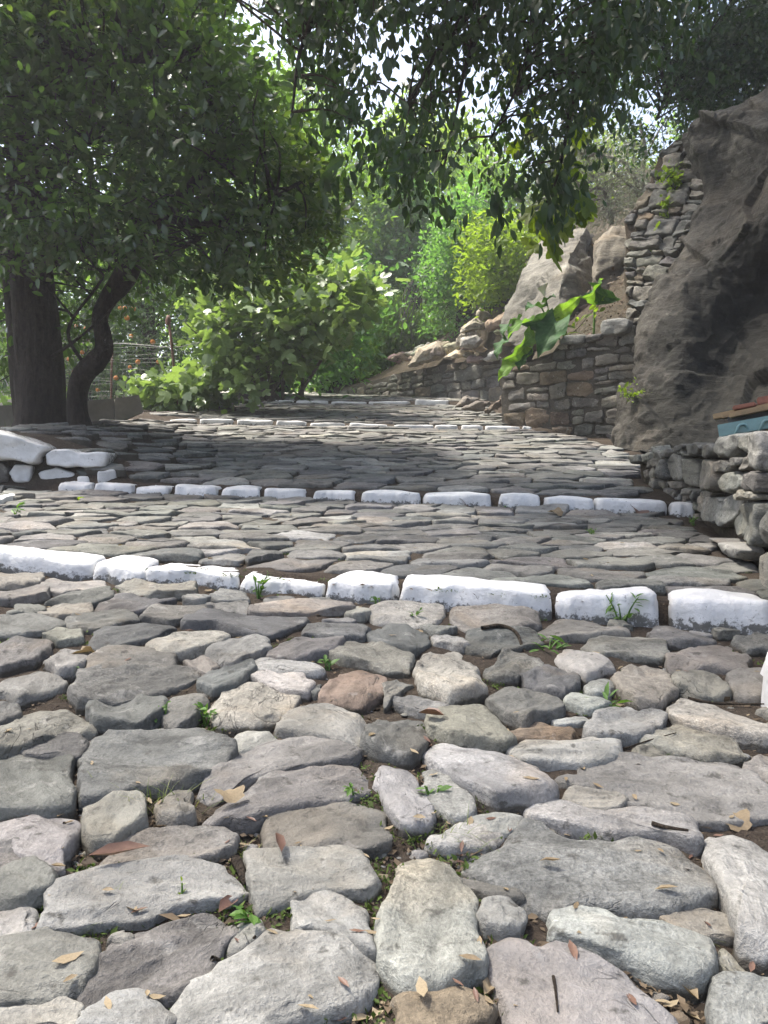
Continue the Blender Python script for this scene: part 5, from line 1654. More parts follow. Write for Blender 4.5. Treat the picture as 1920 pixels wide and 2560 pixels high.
for lab, poly, D, b, n, fr_ in OT:
    t = empty("orange_tree", P(b[0], b[1], D), lab, "tree", "orange trees behind the fence")
    skO = limbs(t, "trunk", [[(b[0], b[1] + 25, D, .09), (b[0] + 8, b[1] - 60, D, .07), (b[0] - 6, b[1] - 130, D, .05), (b[0], b[1] - 220, D, .02)]], M['bark'], 7, 0.05)
    c = poly_sample(poly, n, D - 1.0, D + 1.1, hole=-0.4, hk=1.4)
    crown(t, M['leaf_orange'], LF['small'], c, outdir(c, P(b[0], b[1] - 120, D)), 34, 0.15, 0.085, 0.3, 0.9, 0.5, 0, along=0.2)
    twigs(t, c, skO, M['bark'], 0.012, 0.004, 0.5)
    for (x, y) in fr_: link("orange", OME, t, Matrix.Translation(P(x, y, D - 1.05)) @ Matrix.Scale(random.uniform(.8, 1.1), 4))

# ---- trees and shrubs along and beyond the bend
def bush(name, lab, cat, poly, D0, D1, n, per, rad, size, mat, tm='small', stem=None, grp=None, hole=-0.3, hk=0.9, seed=3, droop=0.25, upb=0.8, spread=0.55, bark='bark', tw=0.3, dirf=None, srad=None):
    cx_ = sum(p[0] for p in poly) / len(poly); yb = max(p[1] for p in poly)
    D = (D0 + D1) / 2
    if stem is None: stem = [(cx_, yb + 15), (cx_ + 8, (yb * 2 + min(p[1] for p in poly)) / 3), (cx_ - 5, (yb + 2 * min(p[1] for p in poly)) / 3)]
    t = empty(name, P(stem[0][0], stem[0][1], D), lab, cat, grp)
    r = srad or 0.012 * D
    sk_ = limbs(t, "trunk" if cat == "tree" else "stem", [[(x, y, D, r * (1 - 0.8 * i / len(stem))) for i, (x, y) in enumerate(stem)]], M[bark], 8, 0.06)
    c = poly_sample(poly, n, D0, D1, hole=hole, hk=hk, seed=seed)
    d = outdir(c, P(cx_, yb - 40, D)) if dirf is None else np.tile(dirf, (len(c), 1)) + RNG.normal(0, .3, (len(c), 3))
    crown(t, mat, LF[tm], c, d, per, rad, size, droop, upb, spread, 0, along=rad * 1.8)
    if tw: twigs(t, c, sk_, M[bark], min(r * 0.12, 0.011), 0.004, tw)
    return t
bush("ivy_covered_tree", "tall dead trunk wrapped in dark ivy beyond the bend", "tree", [(950, 720), (930, 600), (925, 500), (960, 440), (1040, 450), (1085, 520), (1080, 620), (1060, 700), (1010, 720)], 21.2, 22.8, 200, 40, 0.22, 0.12, M['leaf_bright'], 'heart', [(1035, 900), (1030, 760), (1012, 600), (1000, 470)], hole=-0.5, srad=0.2)
bush("dense_shrub", "dense dark green shrub behind the rockfall", "shrub", [(1080, 800), (1075, 690), (1110, 560), (1130, 490), (1190, 480), (1225, 560), (1265, 650), (1290, 740), (1240, 770), (1180, 800), (1110, 840)], 17.3, 19.4, 230, 40, 0.22, 0.12, M['leaf_bright'], 'oval', [(1160, 830), (1165, 700), (1160, 560)], hole=-0.5)
bush("weeping_shrub", "drooping olive-green shrub spilling over the curving wall", "shrub", [(890, 925), (940, 870), (950, 800), (990, 740), (1050, 770), (1110, 790), (1120, 850), (1080, 862), (1030, 890), (970, 920), (910, 930)], 19.8, 21.2, 300, 38, 0.16, 0.13, M['leaf_mid'], 'oval', [(1050, 900), (1060, 800), (1040, 740)], droop=0.9, upb=0.3, spread=0.7, dirf=[-0.1, -0.2, -1.0], hole=-0.6)
tw_ = empty("dead_snag", P(1045, 740, 18.3), "broken brown stump with dry hanging creeper stems", "stump")
limbs(tw_, "stump", [[(1062, 760, 18.3, .06), (1060, 720, 18.3, .055), (1062, 668, 18.3, .05)]] +
      [[(1040 + k * 6, 690 - 5 * k, 18.2, .012), (1025 + RNG.uniform(-30, 30), 740, 18.1, .012), (1015 + RNG.uniform(-40, 40), 800 + RNG.uniform(-20, 60), 18.0, .007)] for k in range(9)], M['greybark'], 6, 0.05)
bush("lime_shrub", "yellow-green shrub at the left of the leaning boulder", "shrub", [(1190, 740), (1180, 650), (1200, 590), (1260, 590), (1310, 580), (1360, 590), (1310, 650), (1295, 720), (1250, 740)], 15.2, 17.4, 170, 30, 0.2, 0.11, M['leaf_lime'], 'oval', [(1280, 770), (1250, 690), (1240, 600)], hole=-0.3)
bush("fence_shrub", "low light green shrub at the foot of the rusty post", "shrub", [(345, 1010), (355, 975), (400, 955), (450, 960), (500, 950), (560, 960), (570, 985), (500, 1000), (440, 1015)], 11.6, 12.6, 60, 22, 0.11, 0.13, M['leaf_fig'], 'heart', [(440, 1020), (440, 990), (445, 960)], tw=0.6, srad=0.03)
bush("leafy_shrub", "mid green shrub between the fig and the weeping shrub", "shrub", [(770, 950), (790, 850), (850, 770), (920, 720), (960, 760), (930, 860), (890, 925), (820, 945)], 20.5, 22.5, 170, 36, 0.25, 0.14, M['leaf_bright'], 'small', hole=-0.4)
bush("grass_bank_shrub", "low bright green growth at the outer edge of the bend", "shrub", [(740, 960), (760, 900), (830, 880), (900, 900), (880, 950), (820, 962)], 22.5, 23.5, 60, 40, 0.16, 0.16, M['leaf_mid'], 'thin', droop=-0.3, hole=-0.6, tw=0)
BT = [("bright tree right behind the evergreen crown", [(700, 700), (690, 560), (640, 480), (640, 380), (760, 330), (900, 330), (960, 430), (940, 560), (900, 650), (800, 720)], 20, 23.5, 200, 0.34, 0.17, 'leaf_mid', 'oval'),
      ("tall pale green tree showing below the hanging boughs", [(920, 480), (930, 330), (1020, 280), (1140, 330), (1220, 420), (1200, 520), (1100, 560), (980, 540)], 25, 29, 190, 0.42, 0.2, 'leaf_lime', 'small'),
      ("shaded tree directly behind the fig", [(500, 820), (460, 720), (500, 640), (620, 610), (760, 650), (880, 690), (930, 780), (860, 900), (700, 940), (560, 900)], 15.5, 18, 210, 0.3, 0.16, 'leaf_bright', 'oval'),
      ("feathery tree behind the dense shrub", [(1080, 640), (1090, 520), (1150, 430), (1250, 410), (1330, 470), (1350, 580), (1290, 660), (1180, 680)], 23, 26, 180, 0.36, 0.17, 'leaf_mid', 'small'),
      ("tree behind the orange trees", [(-60, 960), (-80, 700), (60, 560), (250, 540), (420, 560), (540, 640), (520, 820), (400, 900), (200, 980)], 19, 22, 240, 0.42, 0.2, 'leaf_mid', 'oval'),
      ("distant tree closing the gap above the bend", [(760, 900), (740, 700), (830, 560), (980, 540), (1080, 640), (1060, 800), (960, 900)], 24, 28, 150, 0.4, 0.2, 'leaf_lime', 'oval'),
      ("tall tree beyond the evergreen with sky showing through", [(560, 440), (600, 260), (690, 150), (800, 240), (900, 320), (880, 460), (760, 500), (640, 520)], 27, 31, 170, 0.4, 0.22, 'leaf_mid', 'small'),
      ("tall tree behind the big evergreen on the left", [(-200, 700), (-200, -300), (500, -300), (560, 60), (620, 200), (640, 420), (560, 600), (300, 640)], 15.5, 18.5, 420, 0.36, 0.2, "leaf_mid", "oval"),
      ("tree on the slope behind the olive", [(1330, 560), (1350, 450), (1450, 380), (1560, 360), (1650, 400), (1690, 480), (1600, 560), (1450, 590)], 21, 25, 150, 0.36, 0.16, 'leaf_lime', 'small')]
for i, (lab, poly, D0, D1, n, rad, size, mt, tm) in enumerate(BT):
    yb = max(p[1] for p in poly); cx_ = sum(p[0] for p in poly) / len(poly); yt = min(p[1] for p in poly)
    gy = 960 if i not in (3, 8) else 800
    bush("broadleaf_tree", lab, "tree", poly, D0, D1, n, 36, rad, size, M[mt], tm, [(cx_ + 20, gy + 20), (cx_ + 10, (gy + yt) / 2), (cx_ - 10, yt + 40)], "trees beyond the bend", hole=-0.3 if i not in (6, 8) else -0.1, hk=0.6, seed=40 + i)
far = Acc()
pts = []
for k_ in range(1500):
    a = RNG.uniform(-1.0, 0.75); r = RNG.uniform(34, 60)
    x, y = r * math.sin(a), r * math.cos(a)
    g = float(GT(np.array(x), np.array(y)))
    pts.append((x, y, g + 7.5 * RNG.random() ** 1.3 * (0.45 + 0.55 * math.sin(a * 9 + 1) ** 2)))
wood = empty("woodland", (0, 45, 3), kind="stuff")
pts = np.array(pts)
d_ = RNG.normal(0, 1, pts.shape)
n_ = len(pts) * 34
c_ = np.repeat(pts, 34, 0) + RNG.normal(0, .55, (n_, 3))
dd = unit(np.repeat(d_, 34, 0) * .4 + RNG.normal(0, .7, (n_, 3)))
bpy.data.objects.remove(wood)
tag(link("woodland", leaf_mesh("woodland", LF['small'], c_, leaf_frames(c_, dd, np.tile([0., 0, .7], (n_, 1)), RNG, .6), 0.34 * np.exp(RNG.normal(0, .25, n_)), M['leaf_mid'])), kind="stuff")

# ---- ivy trails on the drystone piece and the walls
iv = [((1635, 590), (1660, 560), (1670, 520)), ((1650, 430), (1665, 440), (1690, 430)), ((1680, 480), (1690, 510), (1685, 470)), ((1655, 500), (1665, 540), (1650, 600)), ((1640, 620), (1655, 650), (1640, 690)), ((1700, 440), (1690, 455), (1705, 430))]
tI = empty("creeper", P(1655, 600, 10.2), "yellow-green creeper trailing down the rough drystone wall", "creeper")
ci = []
acc = Acc()
for a in iv:
    p = spline([P(x, y, 9.95)[:] for x, y in a], 5)
    V, F3, F4 = tube(p, np.full(len(p), .004), 4, False); acc.add(V, None, F4)
    ci += [q for q in p]
link("stem", acc.mesh("stem", M['twig']), tI)
crown(tI, M['leaf_lime'], LF['heart'], ci, np.tile([0, -1, -.4], (len(ci), 1)), 5, 0.05, 0.07, 0.3, 0.2, 0.7, 0)
fw = empty("wall_fern", P(1585, 980, 8.2), "small yellowish weed growing out of the crag base", "weed")
cw = [P(1580 + RNG.normal(0, 14), 985 + RNG.normal(0, 9), 8.15)[:] for k in range(14)]
acc = Acc(); V, F3, F4 = tube([P(1565, 1010, 8.2), P(1580, 985, 8.15), P(1600, 975, 8.1)], [.006, .004, .003], 5); acc.add(V, F3, F4)
link("stem", acc.mesh("stem", M['twig']), fw)
crown(fw, M['leaf_lime'], LF['oval'], cw, np.tile([0, -1, .2], (14, 1)), 5, 0.03, 0.05, 0.1, 0.4, 0.7, 0)

# ---- arum with huge leaves on the retaining wall
ar = empty("arum_plant", P(1420, 860, 10.3), "huge-leaved arum plant drooping over the coursed wall with one white flower", "plant")
def big_leaf(base, tip, width, bend, roll, D=(10.2, 10.0), name="leaf", mat='arum', wave=0.07, lab=None):
    b, t = P(base[0], base[1], D[0]), P(tip[0], tip[1], D[1])
    d = t - b; L = d.length; d.normalize()
    view = Vector((0, -1, 0.25)).normalized()
    n = (view - d * view.dot(d)).normalized()
    n = Matrix.Rotation(roll, 3, d) @ n
    x = d.cross(n)
    V, VE, nv, nu = [], [], 22, 16
    for i in range(nv):
        s = i / (nv - 1)
        w = width * L * (max(0.0, math.sin(math.pi * min(1, (s * 0.86 + 0.14)))) ** 0.75) * (1 - 0.45 * s) * 1.25
        if i == nv - 1: w = 0.002
        for j in range(nu + 1):
            q = j / nu * 2 - 1
            # backward lobes at the leaf base
            back = -0.22 * L * (abs(q) ** 1.3) * max(0, 1 - s * 3.0)
            z = bend * L * math.sin(s * math.pi * 0.9) + 0.30 * w * abs(q) ** 1.4 + wave * L * math.sin(s * 15 + (2 if q > 0 else 0)) * abs(q) ** 2 - 0.012 * L * (1 - min(1, abs(q) * 5))
            V.append(b + d * (s * L + back) + x * (q * w) + n * z)
            ph = ((s * 9 - abs(q) * 2.2) % 1.0)
            VE.append(max(1.0 if j == nu // 2 else 0.0, 0.7 * max(0, 1 - abs(ph - .5) * 5)))
    F = [[i * (nu + 1) + j, i * (nu + 1) + j + 1, (i + 1) * (nu + 1) + j + 1, (i + 1) * (nu + 1) + j] for i in range(nv - 1) for j in range(nu)]
    o = link(name, mesh_np(name, [v[:] for v in V], [np.array(F)], M[mat], None, VE), ar)
    if lab: o["label"] = lab
    return o
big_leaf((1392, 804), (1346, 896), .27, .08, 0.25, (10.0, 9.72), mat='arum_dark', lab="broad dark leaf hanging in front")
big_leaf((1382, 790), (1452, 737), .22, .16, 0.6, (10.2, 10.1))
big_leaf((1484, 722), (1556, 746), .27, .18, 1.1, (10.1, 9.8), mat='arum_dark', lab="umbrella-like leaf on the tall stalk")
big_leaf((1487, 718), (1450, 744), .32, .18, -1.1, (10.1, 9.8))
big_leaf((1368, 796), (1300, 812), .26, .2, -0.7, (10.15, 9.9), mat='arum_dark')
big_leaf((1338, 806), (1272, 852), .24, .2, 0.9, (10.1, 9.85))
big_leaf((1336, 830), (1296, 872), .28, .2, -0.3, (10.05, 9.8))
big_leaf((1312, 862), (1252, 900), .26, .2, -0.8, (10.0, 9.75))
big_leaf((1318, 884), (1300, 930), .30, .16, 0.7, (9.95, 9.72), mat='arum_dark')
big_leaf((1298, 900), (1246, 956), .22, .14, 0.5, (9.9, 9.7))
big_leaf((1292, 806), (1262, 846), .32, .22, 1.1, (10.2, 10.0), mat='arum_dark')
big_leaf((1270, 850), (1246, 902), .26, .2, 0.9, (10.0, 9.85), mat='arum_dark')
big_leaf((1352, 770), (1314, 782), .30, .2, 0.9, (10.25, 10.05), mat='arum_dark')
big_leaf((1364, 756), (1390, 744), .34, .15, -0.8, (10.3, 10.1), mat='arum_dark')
big_leaf((1372, 812), (1402, 796), .28, .18, -0.9, (10.25, 10.15))
for pts, r in (([(1484, 850), (1486, 790), (1488, 718)], .016), ([(1400, 850), (1392, 830), (1390, 804)], .012), ([(1395, 850), (1370, 800), (1352, 765)], .010), ([(1380, 850), (1340, 840), (1320, 858)], .010), ([(1390, 850), (1385, 810), (1384, 790)], .010), ([(1376, 850), (1372, 780), (1362, 738)], .008), ([(1385, 852), (1350, 840), (1322, 880)], .010), ([(1360, 850), (1330, 820), (1295, 800)], .01)):
    p = spline([P(x, y, 10.25)[:] for x, y in pts], 5)
    V, F3, F4 = tube(p, np.full(len(p), r), 7)
    link("stalk", mesh_np("stalk", V, [F3, F4], M['leaf_weed']), ar)
# the white funnel flower
M['petal'] = plain_mat("cream_petal", (0.72, 0.68, 0.55), (0.62, 0.56, 0.42), 0.5, 8, 0.1)
fb = P(1362, 742, 10.2); V, nr, nn = [], 6, 14
for i in range(nr):
    s = i / (nr - 1)
    for j in range(nn):
        a = j / nn * 2 * math.pi
        r = 0.012 + 0.06 * s ** 1.8
        V.append((fb.x - 0.03 * s + r * math.cos(a), fb.y + r * math.sin(a), fb.z + 0.14 * s + 0.035 * s * math.cos(a)))
F = [[i * nn + j, i * nn + (j + 1) % nn, (i + 1) * nn + (j + 1) % nn, (i + 1) * nn + j] for i in range(nr - 1) for j in range(nn)]
link("flower", mesh_np("flower", V, [np.array(F)], M['petal']), ar)
# slender sapling shoots beside the arum
sp = empty("young_shoot", P(1400, 860, 10.1), "thin arching shoot with small bright leaves beside the arum", "plant")
p = spline([P(x, y, 10.0)[:] for x, y in ((1405, 850), (1440, 825), (1480, 780), (1525, 735))], 6)
V, F3, F4 = tube(p, np.linspace(.006, .003, len(p)), 5); link("stem", mesh_np("stem", V, [F3, F4], M['twig']), sp)
cs = [P(x, y, 9.97)[:] for x, y in ((1412, 840), (1420, 830), (1430, 822), (1450, 805), (1476, 780), (1494, 770), (1494, 755), (1412, 822), (1475, 795))]
crown(sp, M['leaf_lime'], LF['oval'], cs, np.tile([.2, -.5, .4], (len(cs), 1)), 2, 0.03, 0.11, 0.1, 0.5, 0.6, 18)
# ------------------------------------------------------------------ fence and house on the left
M['rust'] = plain_mat("rusty_iron", (0.17, 0.075, 0.045), (0.10, 0.05, 0.035), 0.8, 20)
M['wire'] = plain_mat("galvanised_wire", (0.2, 0.2, 0.19), (0.14, 0.14, 0.13), 0.5, 30, 0, 0.6)
fence = empty("wire_fence", P(440, 1012, 12.0), "wire mesh fence on a rusty post in front of the orange trees", "fence")
V, F3, F4 = tube([P(443, 1018, 12.0), P(436, 930, 12.0), P(430, 870, 12.0), P(422, 800, 12.0)], [.022, .021, .02, .02], 8)
link("post", mesh_np("post", V, [F3, F4], M['rust']), fence)
V, F3, F4 = tube([P(420, 812, 12.0), P(421, 800, 12.0), P(421, 788, 12.0)], [.035, .045, .02], 8)
link("post_cap", mesh_np("post_cap", V, [F3, F4], M['rust']), fence)
V, F3, F4 = tube([P(278, 1005, 12.4), P(279, 930, 12.4), P(281, 868, 12.4)], [.018, .018, .018], 7)
link("post", mesh_np("post", V, [F3, F4], M['rust']), fence)
acc = Acc()
def fpt(s, h):
    """along the fence, s 0..1 from left to the post; h height above its foot"""
    a, b = P(150, 1012, 12.7), P(443, 1015, 12.0)
    q = a.lerp(b, s); return q + Vector((0, 0, h))
for k_ in range(17):
    h = 0.04 + k_ * 0.058
    p = [fpt(s, h + 0.012 * math.sin(s * 9 + k_) + 0.01 * math.sin(s * 23 + 2 * k_)) for s in np.linspace(0, 1, 14)]
    V, F3, F4 = tube(p, np.full(14, .0015), 3, False); acc.add(V, None, F4)
for k_ in range(40):
    s = (k_ + .5) / 40
    p = [fpt(s + 0.004 * math.sin(k_ + h * 6), h) for h in np.linspace(0.02, 0.98, 8)]
    V, F3, F4 = tube(p, np.full(8, .0012), 3, False); acc.add(V, None, F4)
tag(link("wire_mesh", acc.mesh("wire_mesh", M['wire']), fence), kind="stuff")
p = spline([fpt(0, 1.0)[:], fpt(.5, .98)[:], P(430, 868, 12.0)[:], P(480, 860, 11.9)[:], P(560, 845, 11.8)[:]], 5)
V, F3, F4 = tube(p, np.full(len(p), .005), 5); link("top_wire", mesh_np("top_wire", V, [F3, F4], M['wire']), fence)

M['pinkwall'] = plain_mat("pale_plaster", (0.52, 0.46, 0.43), (0.45, 0.40, 0.37), 0.9, 2, 0.1)
M['tile'] = plain_mat("red_roof_tile", (0.38, 0.13, 0.11), (0.30, 0.10, 0.085), 0.8, 6)
hp = P(60, 985, 24.0)
house = empty("house", hp, "pale plastered house with a red roof edge behind the garden", "house")
V, F = box(Vector((-12.6, 26.5, 2.2)), 5.0, 4.4, 4.2, 0.1, 0.02); link("wall", mesh_np("wall", V, F, M['pinkwall'], smooth=False), house)
V, F = box(Vector((-8.9, 23.2, 1.6)), 2.0, 1.6, 2.3, 0.1, 0.02); link("wall", mesh_np("wall", V, F, M['pinkwall'], smooth=False), house)
V, F = box(Vector((-8.9, 23.1, 2.86)), 2.4, 2.0, 0.2, 0.1, 0.03, 0.08); link("roof", mesh_np("roof", V, F, M['tile'], smooth=False), house)
V, F = box(Vector((-12.6, 26.4, 4.42)), 5.6, 5.0, 0.22, 0.1, 0.03, 0.05); link("roof", mesh_np("roof", V, F, M['tile'], smooth=False), house)

# pale strip where the path bends away to the left
M['concrete'] = plain_mat("pale_concrete", (0.48, 0.46, 0.42), (0.4, 0.38, 0.345), 0.9, 3, 0.3)
xs = np.arange(-6.5, -0.2, 0.12); ys = np.arange(16.6, 24.5, 0.12)
o = grid_mesh("path_bend", xs, ys, lambda x, y: G(x, y) + 0.012 - 0.2 * sstep(0, 0.6, x - (-0.9 - 0.62 * (y - 20.2))) - 0.2 * sstep(0, 0.6, (-2.2 - 0.55 * (y - 16)) - x), M['concrete'])
tag(link("path_bend", o), kind="structure")

# ------------------------------------------------------------------ leaf litter, twigs and weeds
M['crumb'] = leaf_mat('leaf_crumb', (0.05, 0.037, 0.026), (0.16, 0.12, 0.078), (1.1, 1, .7), 0.1, 0.7, 0.2)
def curl(tm, roll, droop, seed):
    V = tm[0].copy()
    V[:, 2] += roll * V[:, 0] ** 2 * 3 + droop * (V[:, 1] - .5) ** 2
    V[:, 2] += 0.05 * vnoise(V * 4 + seed, seed)
    return V, tm[1], tm[2]
LITTER = []
for key, mt in (('lance', 'dry'), ('oval', 'dry'), ('lance', 'drybrown')):
    for s_ in range(2):
        V, F3, F4 = curl(LF[key], 0.8 - 1.6 * s_, 0.25, s_ + 3)
        LITTER.append(mesh_np("fallen_leaf", V, [F3, F4], M[mt], smooth=True))
def lay_leaf(me, x, y, size, rz, tx, ty, lift=0.004):
    p = Vector((x, y, surf(x, y) + lift))
    return Matrix.Translation(p) @ Matrix.Rotation(rz, 4, 'Z') @ Matrix.Rotation(tx, 4, 'X') @ Matrix.Rotation(ty, 4, 'Y') @ Matrix.Scale(size, 4)
ln = 0
rl = random.Random(21)
while ln < 230:
    if ln < 150: px, py = rl.uniform(10, 1910), 1600 + 950 * rl.random() ** 0.9
    else: px, py = rl.uniform(60, 1700), rl.uniform(1290, 1600)
    p = hit(px, py)
    if not (XL(p.y) < p.x < XR(p.y) + 0.02): continue
    on = near_traced(p.x, p.y, 0.0) if p.y < 2.6 else rl.random() < 0.5
    if on and rl.random() < 0.91: continue
    if vnoise(np.array([[p.x * 4, p.y * 4, 9.0]]), 91)[0] < -0.1 and rl.random() < 0.7: continue
    me = rl.choice(LITTER[:4] if rl.random() < 0.72 else LITTER[4:])
    o = link("fallen_leaf", me, None, lay_leaf(me, p.x, p.y, rl.uniform(0.013, 0.029) * (1 if rl.random() < 0.85 else 1.5), rl.uniform(0, 6.3), rl.uniform(-.16, .16), rl.uniform(-.25, .25), 0.002))
    tag(o, "small dry tan leaf fallen among the paving stones" if "tan" in me.materials[0].name else "small dry brown leaf fallen among the paving stones", "leaf", "dry leaves fallen on the cobbled path")
    ln += 1
spec = [("large crumpled tan plane leaf lying on a dark stone", 'plane', 'dry', 590, 2050, 0.055, 0.6, 0.3, 0.2, 0.022), ("shiny purple-brown curled leaf on a stone at the left", 'lance', 'drybrown', 222, 2192, 0.09, -1.0, 0.1, 0.3, 0.02),
        ("narrow dark brown leaf standing on a pale stone", 'lance', 'drybrown', 700, 2170, 0.06, 0.2, 0.4, 0.9, 0.02), ("brown curled leaf beside the bright green seedling", 'oval', 'drybrown', 545, 2285, 0.045, -.5, .2, .4, 0.005),
        ("reddish brown broad leaf under the pale tan stone", 'oval', 'drybrown', 1110, 1822, 0.06, 1.2, 0.2, 0.2, 0.012), ("crumpled tan leaf heap at the right edge", 'plane', 'dry', 1860, 2075, 0.06, 0.2, 0.5, -.3, 0.012),
        ("dark crumpled leaf lying against the second step row", 'plane', 'drybrown', 1178, 1266, 0.12, 0.6, 0.8, 0.3, 0.02), ("big dark crumpled leaf before the right end of the step row", 'plane', 'drybrown', 1608, 1290, 0.13, 0.1, 0.7, 0.5, 0.02),
        ("curled orange-tan leaf in front of the second step row", 'plane', 'dry', 1405, 1290, 0.1, 0.9, 0.7, -.4, 0.02), ("tan curled leaf resting left of the nearest step row", 'plane', 'dry', 248, 1632, 0.07, 2.0, .6, .4, 0.012),
        ("pale yellow leaf on the paving before the whitewashed wall", 'oval', 'leaf_lime', 220, 1252, 0.09, 1.3, .2, .2, 0.015), ("orange leaf lying on the sunny upper paving", 'plane', 'dry', 905, 1050, 0.16, .4, .4, .3, 0.03),
        ("two-toned seed husk on the huge purple-grey stone", 'lance', 'dry', 1402, 2196, 0.032, 1.4, .1, .4, 0.02), ("yellowish leaf at the lower edge of the huge purple-grey stone", 'lance', 'dry', 1695, 2262, 0.034, 1.5, .1, .2, 0.006),
        ("long tan leaf among soil at the bottom right", 'oval', 'dry', 1745, 2500, 0.034, .3, .2, .3, 0.0), ("toothed tan leaf between the two big pale stones", 'oval', 'dry', 1210, 2490, 0.036, -.5, .2, .3, 0.0)]
for lab, key, mt, px, py, sz, rz, tx, ty, lift in spec:
    V, F3, F4 = curl(LF[key], 0.3 if key == 'plane' else 1.3, -0.35 if key == 'plane' else 0.4, px)
    p = hit(px, py)
    tag(link("fallen_leaf", mesh_np("fallen_leaf", V, [F for F in (F3, F4) if len(F)], M[mt]), None, lay_leaf(None, p.x, p.y, sz, rz, tx * 0.5, ty * 0.5, 0.006 if lift < .02 else 0.012)), lab, "leaf", "large leaves lying on the path")

TW = [("thick crooked dark twig before the nearest step row", [(1205, 1598), (1250, 1590), (1290, 1600), (1312, 1625), (1340, 1640)], .007), ("thin dark twig across the paving at the right edge", [(1720, 1752), (1780, 1758), (1850, 1756), (1925, 1768)], .004),
      ("short thick twig against the long pale stone", [(1630, 2088), (1660, 2100), (1720, 2118)], .005), ("straight thin twig standing at the bottom edge", [(1383, 2462), (1388, 2500), (1394, 2560)], .002), ("small forked twig in soil at the left", [(160, 2065), (180, 2045), (190, 2025)], .002),
      ("twig stub among dry grass below the tan leaf", [(590, 2150), (602, 2175), (614, 2205)], .008), ("thin twig beside the foliated stone with a hollow", [(530, 2405), (570, 2385), (640, 2362)], .003), ("pale twig leaning on the stepped pale slab", [(1560, 1865), (1620, 1858), (1690, 1845)], .002)]
for lab, pts, r in TW:
    p = [hit(*q) for q in pts]
    p = [Vector((q.x, q.y, surf(q.x, q.y) + r)) for q in p]
    p = spline([q[:] for q in p], 4)
    V, F3, F4 = tube(p, np.linspace(r, r * .5, len(p)), 7, True, 0.25, 3)
    tag(link("fallen_twig", mesh_np("fallen_twig", V, [F3, F4], M['twig'])), lab, "twig", "twigs lying on the path")

def weed(lab, px, py, h, nl, ls, tm='oval', mat='leaf_weed', spread=0.5, grass=0, name="weed", lean=(0, 0)):
    b = hit(px, py); b.z -= 0.03
    t = empty(name, b, lab, "weed", "weeds between the paving stones")
    acc = Acc(); pos, dr = [], []
    ns = max(1, nl // 5)
    for s in range(ns):
        a = RNG.uniform(0, 6.28); hh = h * RNG.uniform(.6, 1.0)
        top = b + Vector((math.cos(a) * spread * hh + lean[0] * hh, math.sin(a) * spread * hh + lean[1] * hh, hh + 0.02))
        p = spline([b[:], (b.lerp(top, .5) + Vector((0, 0, hh * .15)))[:], top[:]], 4)
        V, F3, F4 = tube(p, np.linspace(.0022, .001, len(p)) * (1 + 6 * h), 4, False); acc.add(V, None, F4)
        for k in range(max(1, nl // ns)):
            q = p[RNG.integers(2, len(p))]; pos.append(q); dr.append([math.cos(a + RNG.normal(0, 1.2)), math.sin(a + RNG.normal(0, 1.2)), RNG.normal(.2, .4)])
    link("stem", acc.mesh("stem", M['leaf_weed']), t)
    crown(t, M[mat], LF[tm], pos, dr, 1, ls * .15, ls, 0.0, 0.9, 0.35, min(40, len(pos)), dirw=2.0)
    return t
weed("clump of broad-leaved weed growing over the white step stone at the left", 645, 1485, .09, 22, .028)
weed("tall leafy weed in front of the nearest step row at the right", 1555, 1548, .11, 24, .034, 'lance')
weed("flat leafy weed below the tall one, near the dark twig", 1370, 1618, .03, 18, .04, 'lance', spread=2)
weed("bright rosette of toothed leaves among pale stones at the right", 1512, 1765, .02, 26, .038, 'lance', spread=1.6)
weed("feathery seedlings beside the big grey-green stone", 405, 1810, .05, 34, .014)
weed("leafy seedling by the cream stone's corner", 515, 1795, .035, 22, .02)
weed("pale green seedling left of the reddish stone", 820, 1665, .03, 16, .018)
weed("bright green upright seedling in the soil at lower left", 635, 2305, .045, 16, .022)
weed("tiny clover in the soil left of the foliated long stone", 280, 2098, .02, 20, .009)
weed("small seedlings right of the long purple-grey stones", 890, 1985, .03, 18, .012)
weed("weed between the two upright pale stones", 1082, 1990, .035, 20, .014)
weed("clump of green weed at the far left of the second tread", 35, 1290, .07, 14, .05, 'lance')
weed("small leafy tuft in the gap of the second step row", 1260, 1268, .05, 30, .02)
weed("low weed at the foot of the right low wall", 1735, 1310, .05, 26, .02)
weed("tiny sprout at the bottom edge below the biggest pale stone", 578, 2550, .02, 8, .012)
weed("yellowing sprout on the soil by the layered stone", 455, 2255, .03, 12, .009, mat='leaf_lime')
weed("weed in the joint near the middle of the second tread", 1480, 1340, .05, 30, .016)
weed("small weed before the nearest step row in the middle", 1035, 1545, .05, 18, .02)
weed("small weed in front of the white stone gap", 945, 1510, .04, 16, .02)
weed("weed at the edge of the pale rough stone at left", 200, 1692, .03, 14, .016)
M['grass'] = leaf_mat("grass_blade", (0.09, 0.14, 0.035), (0.18, 0.20, 0.07), (1.3, 1.3, 0.6), 0.3, 0.5, 0.3)
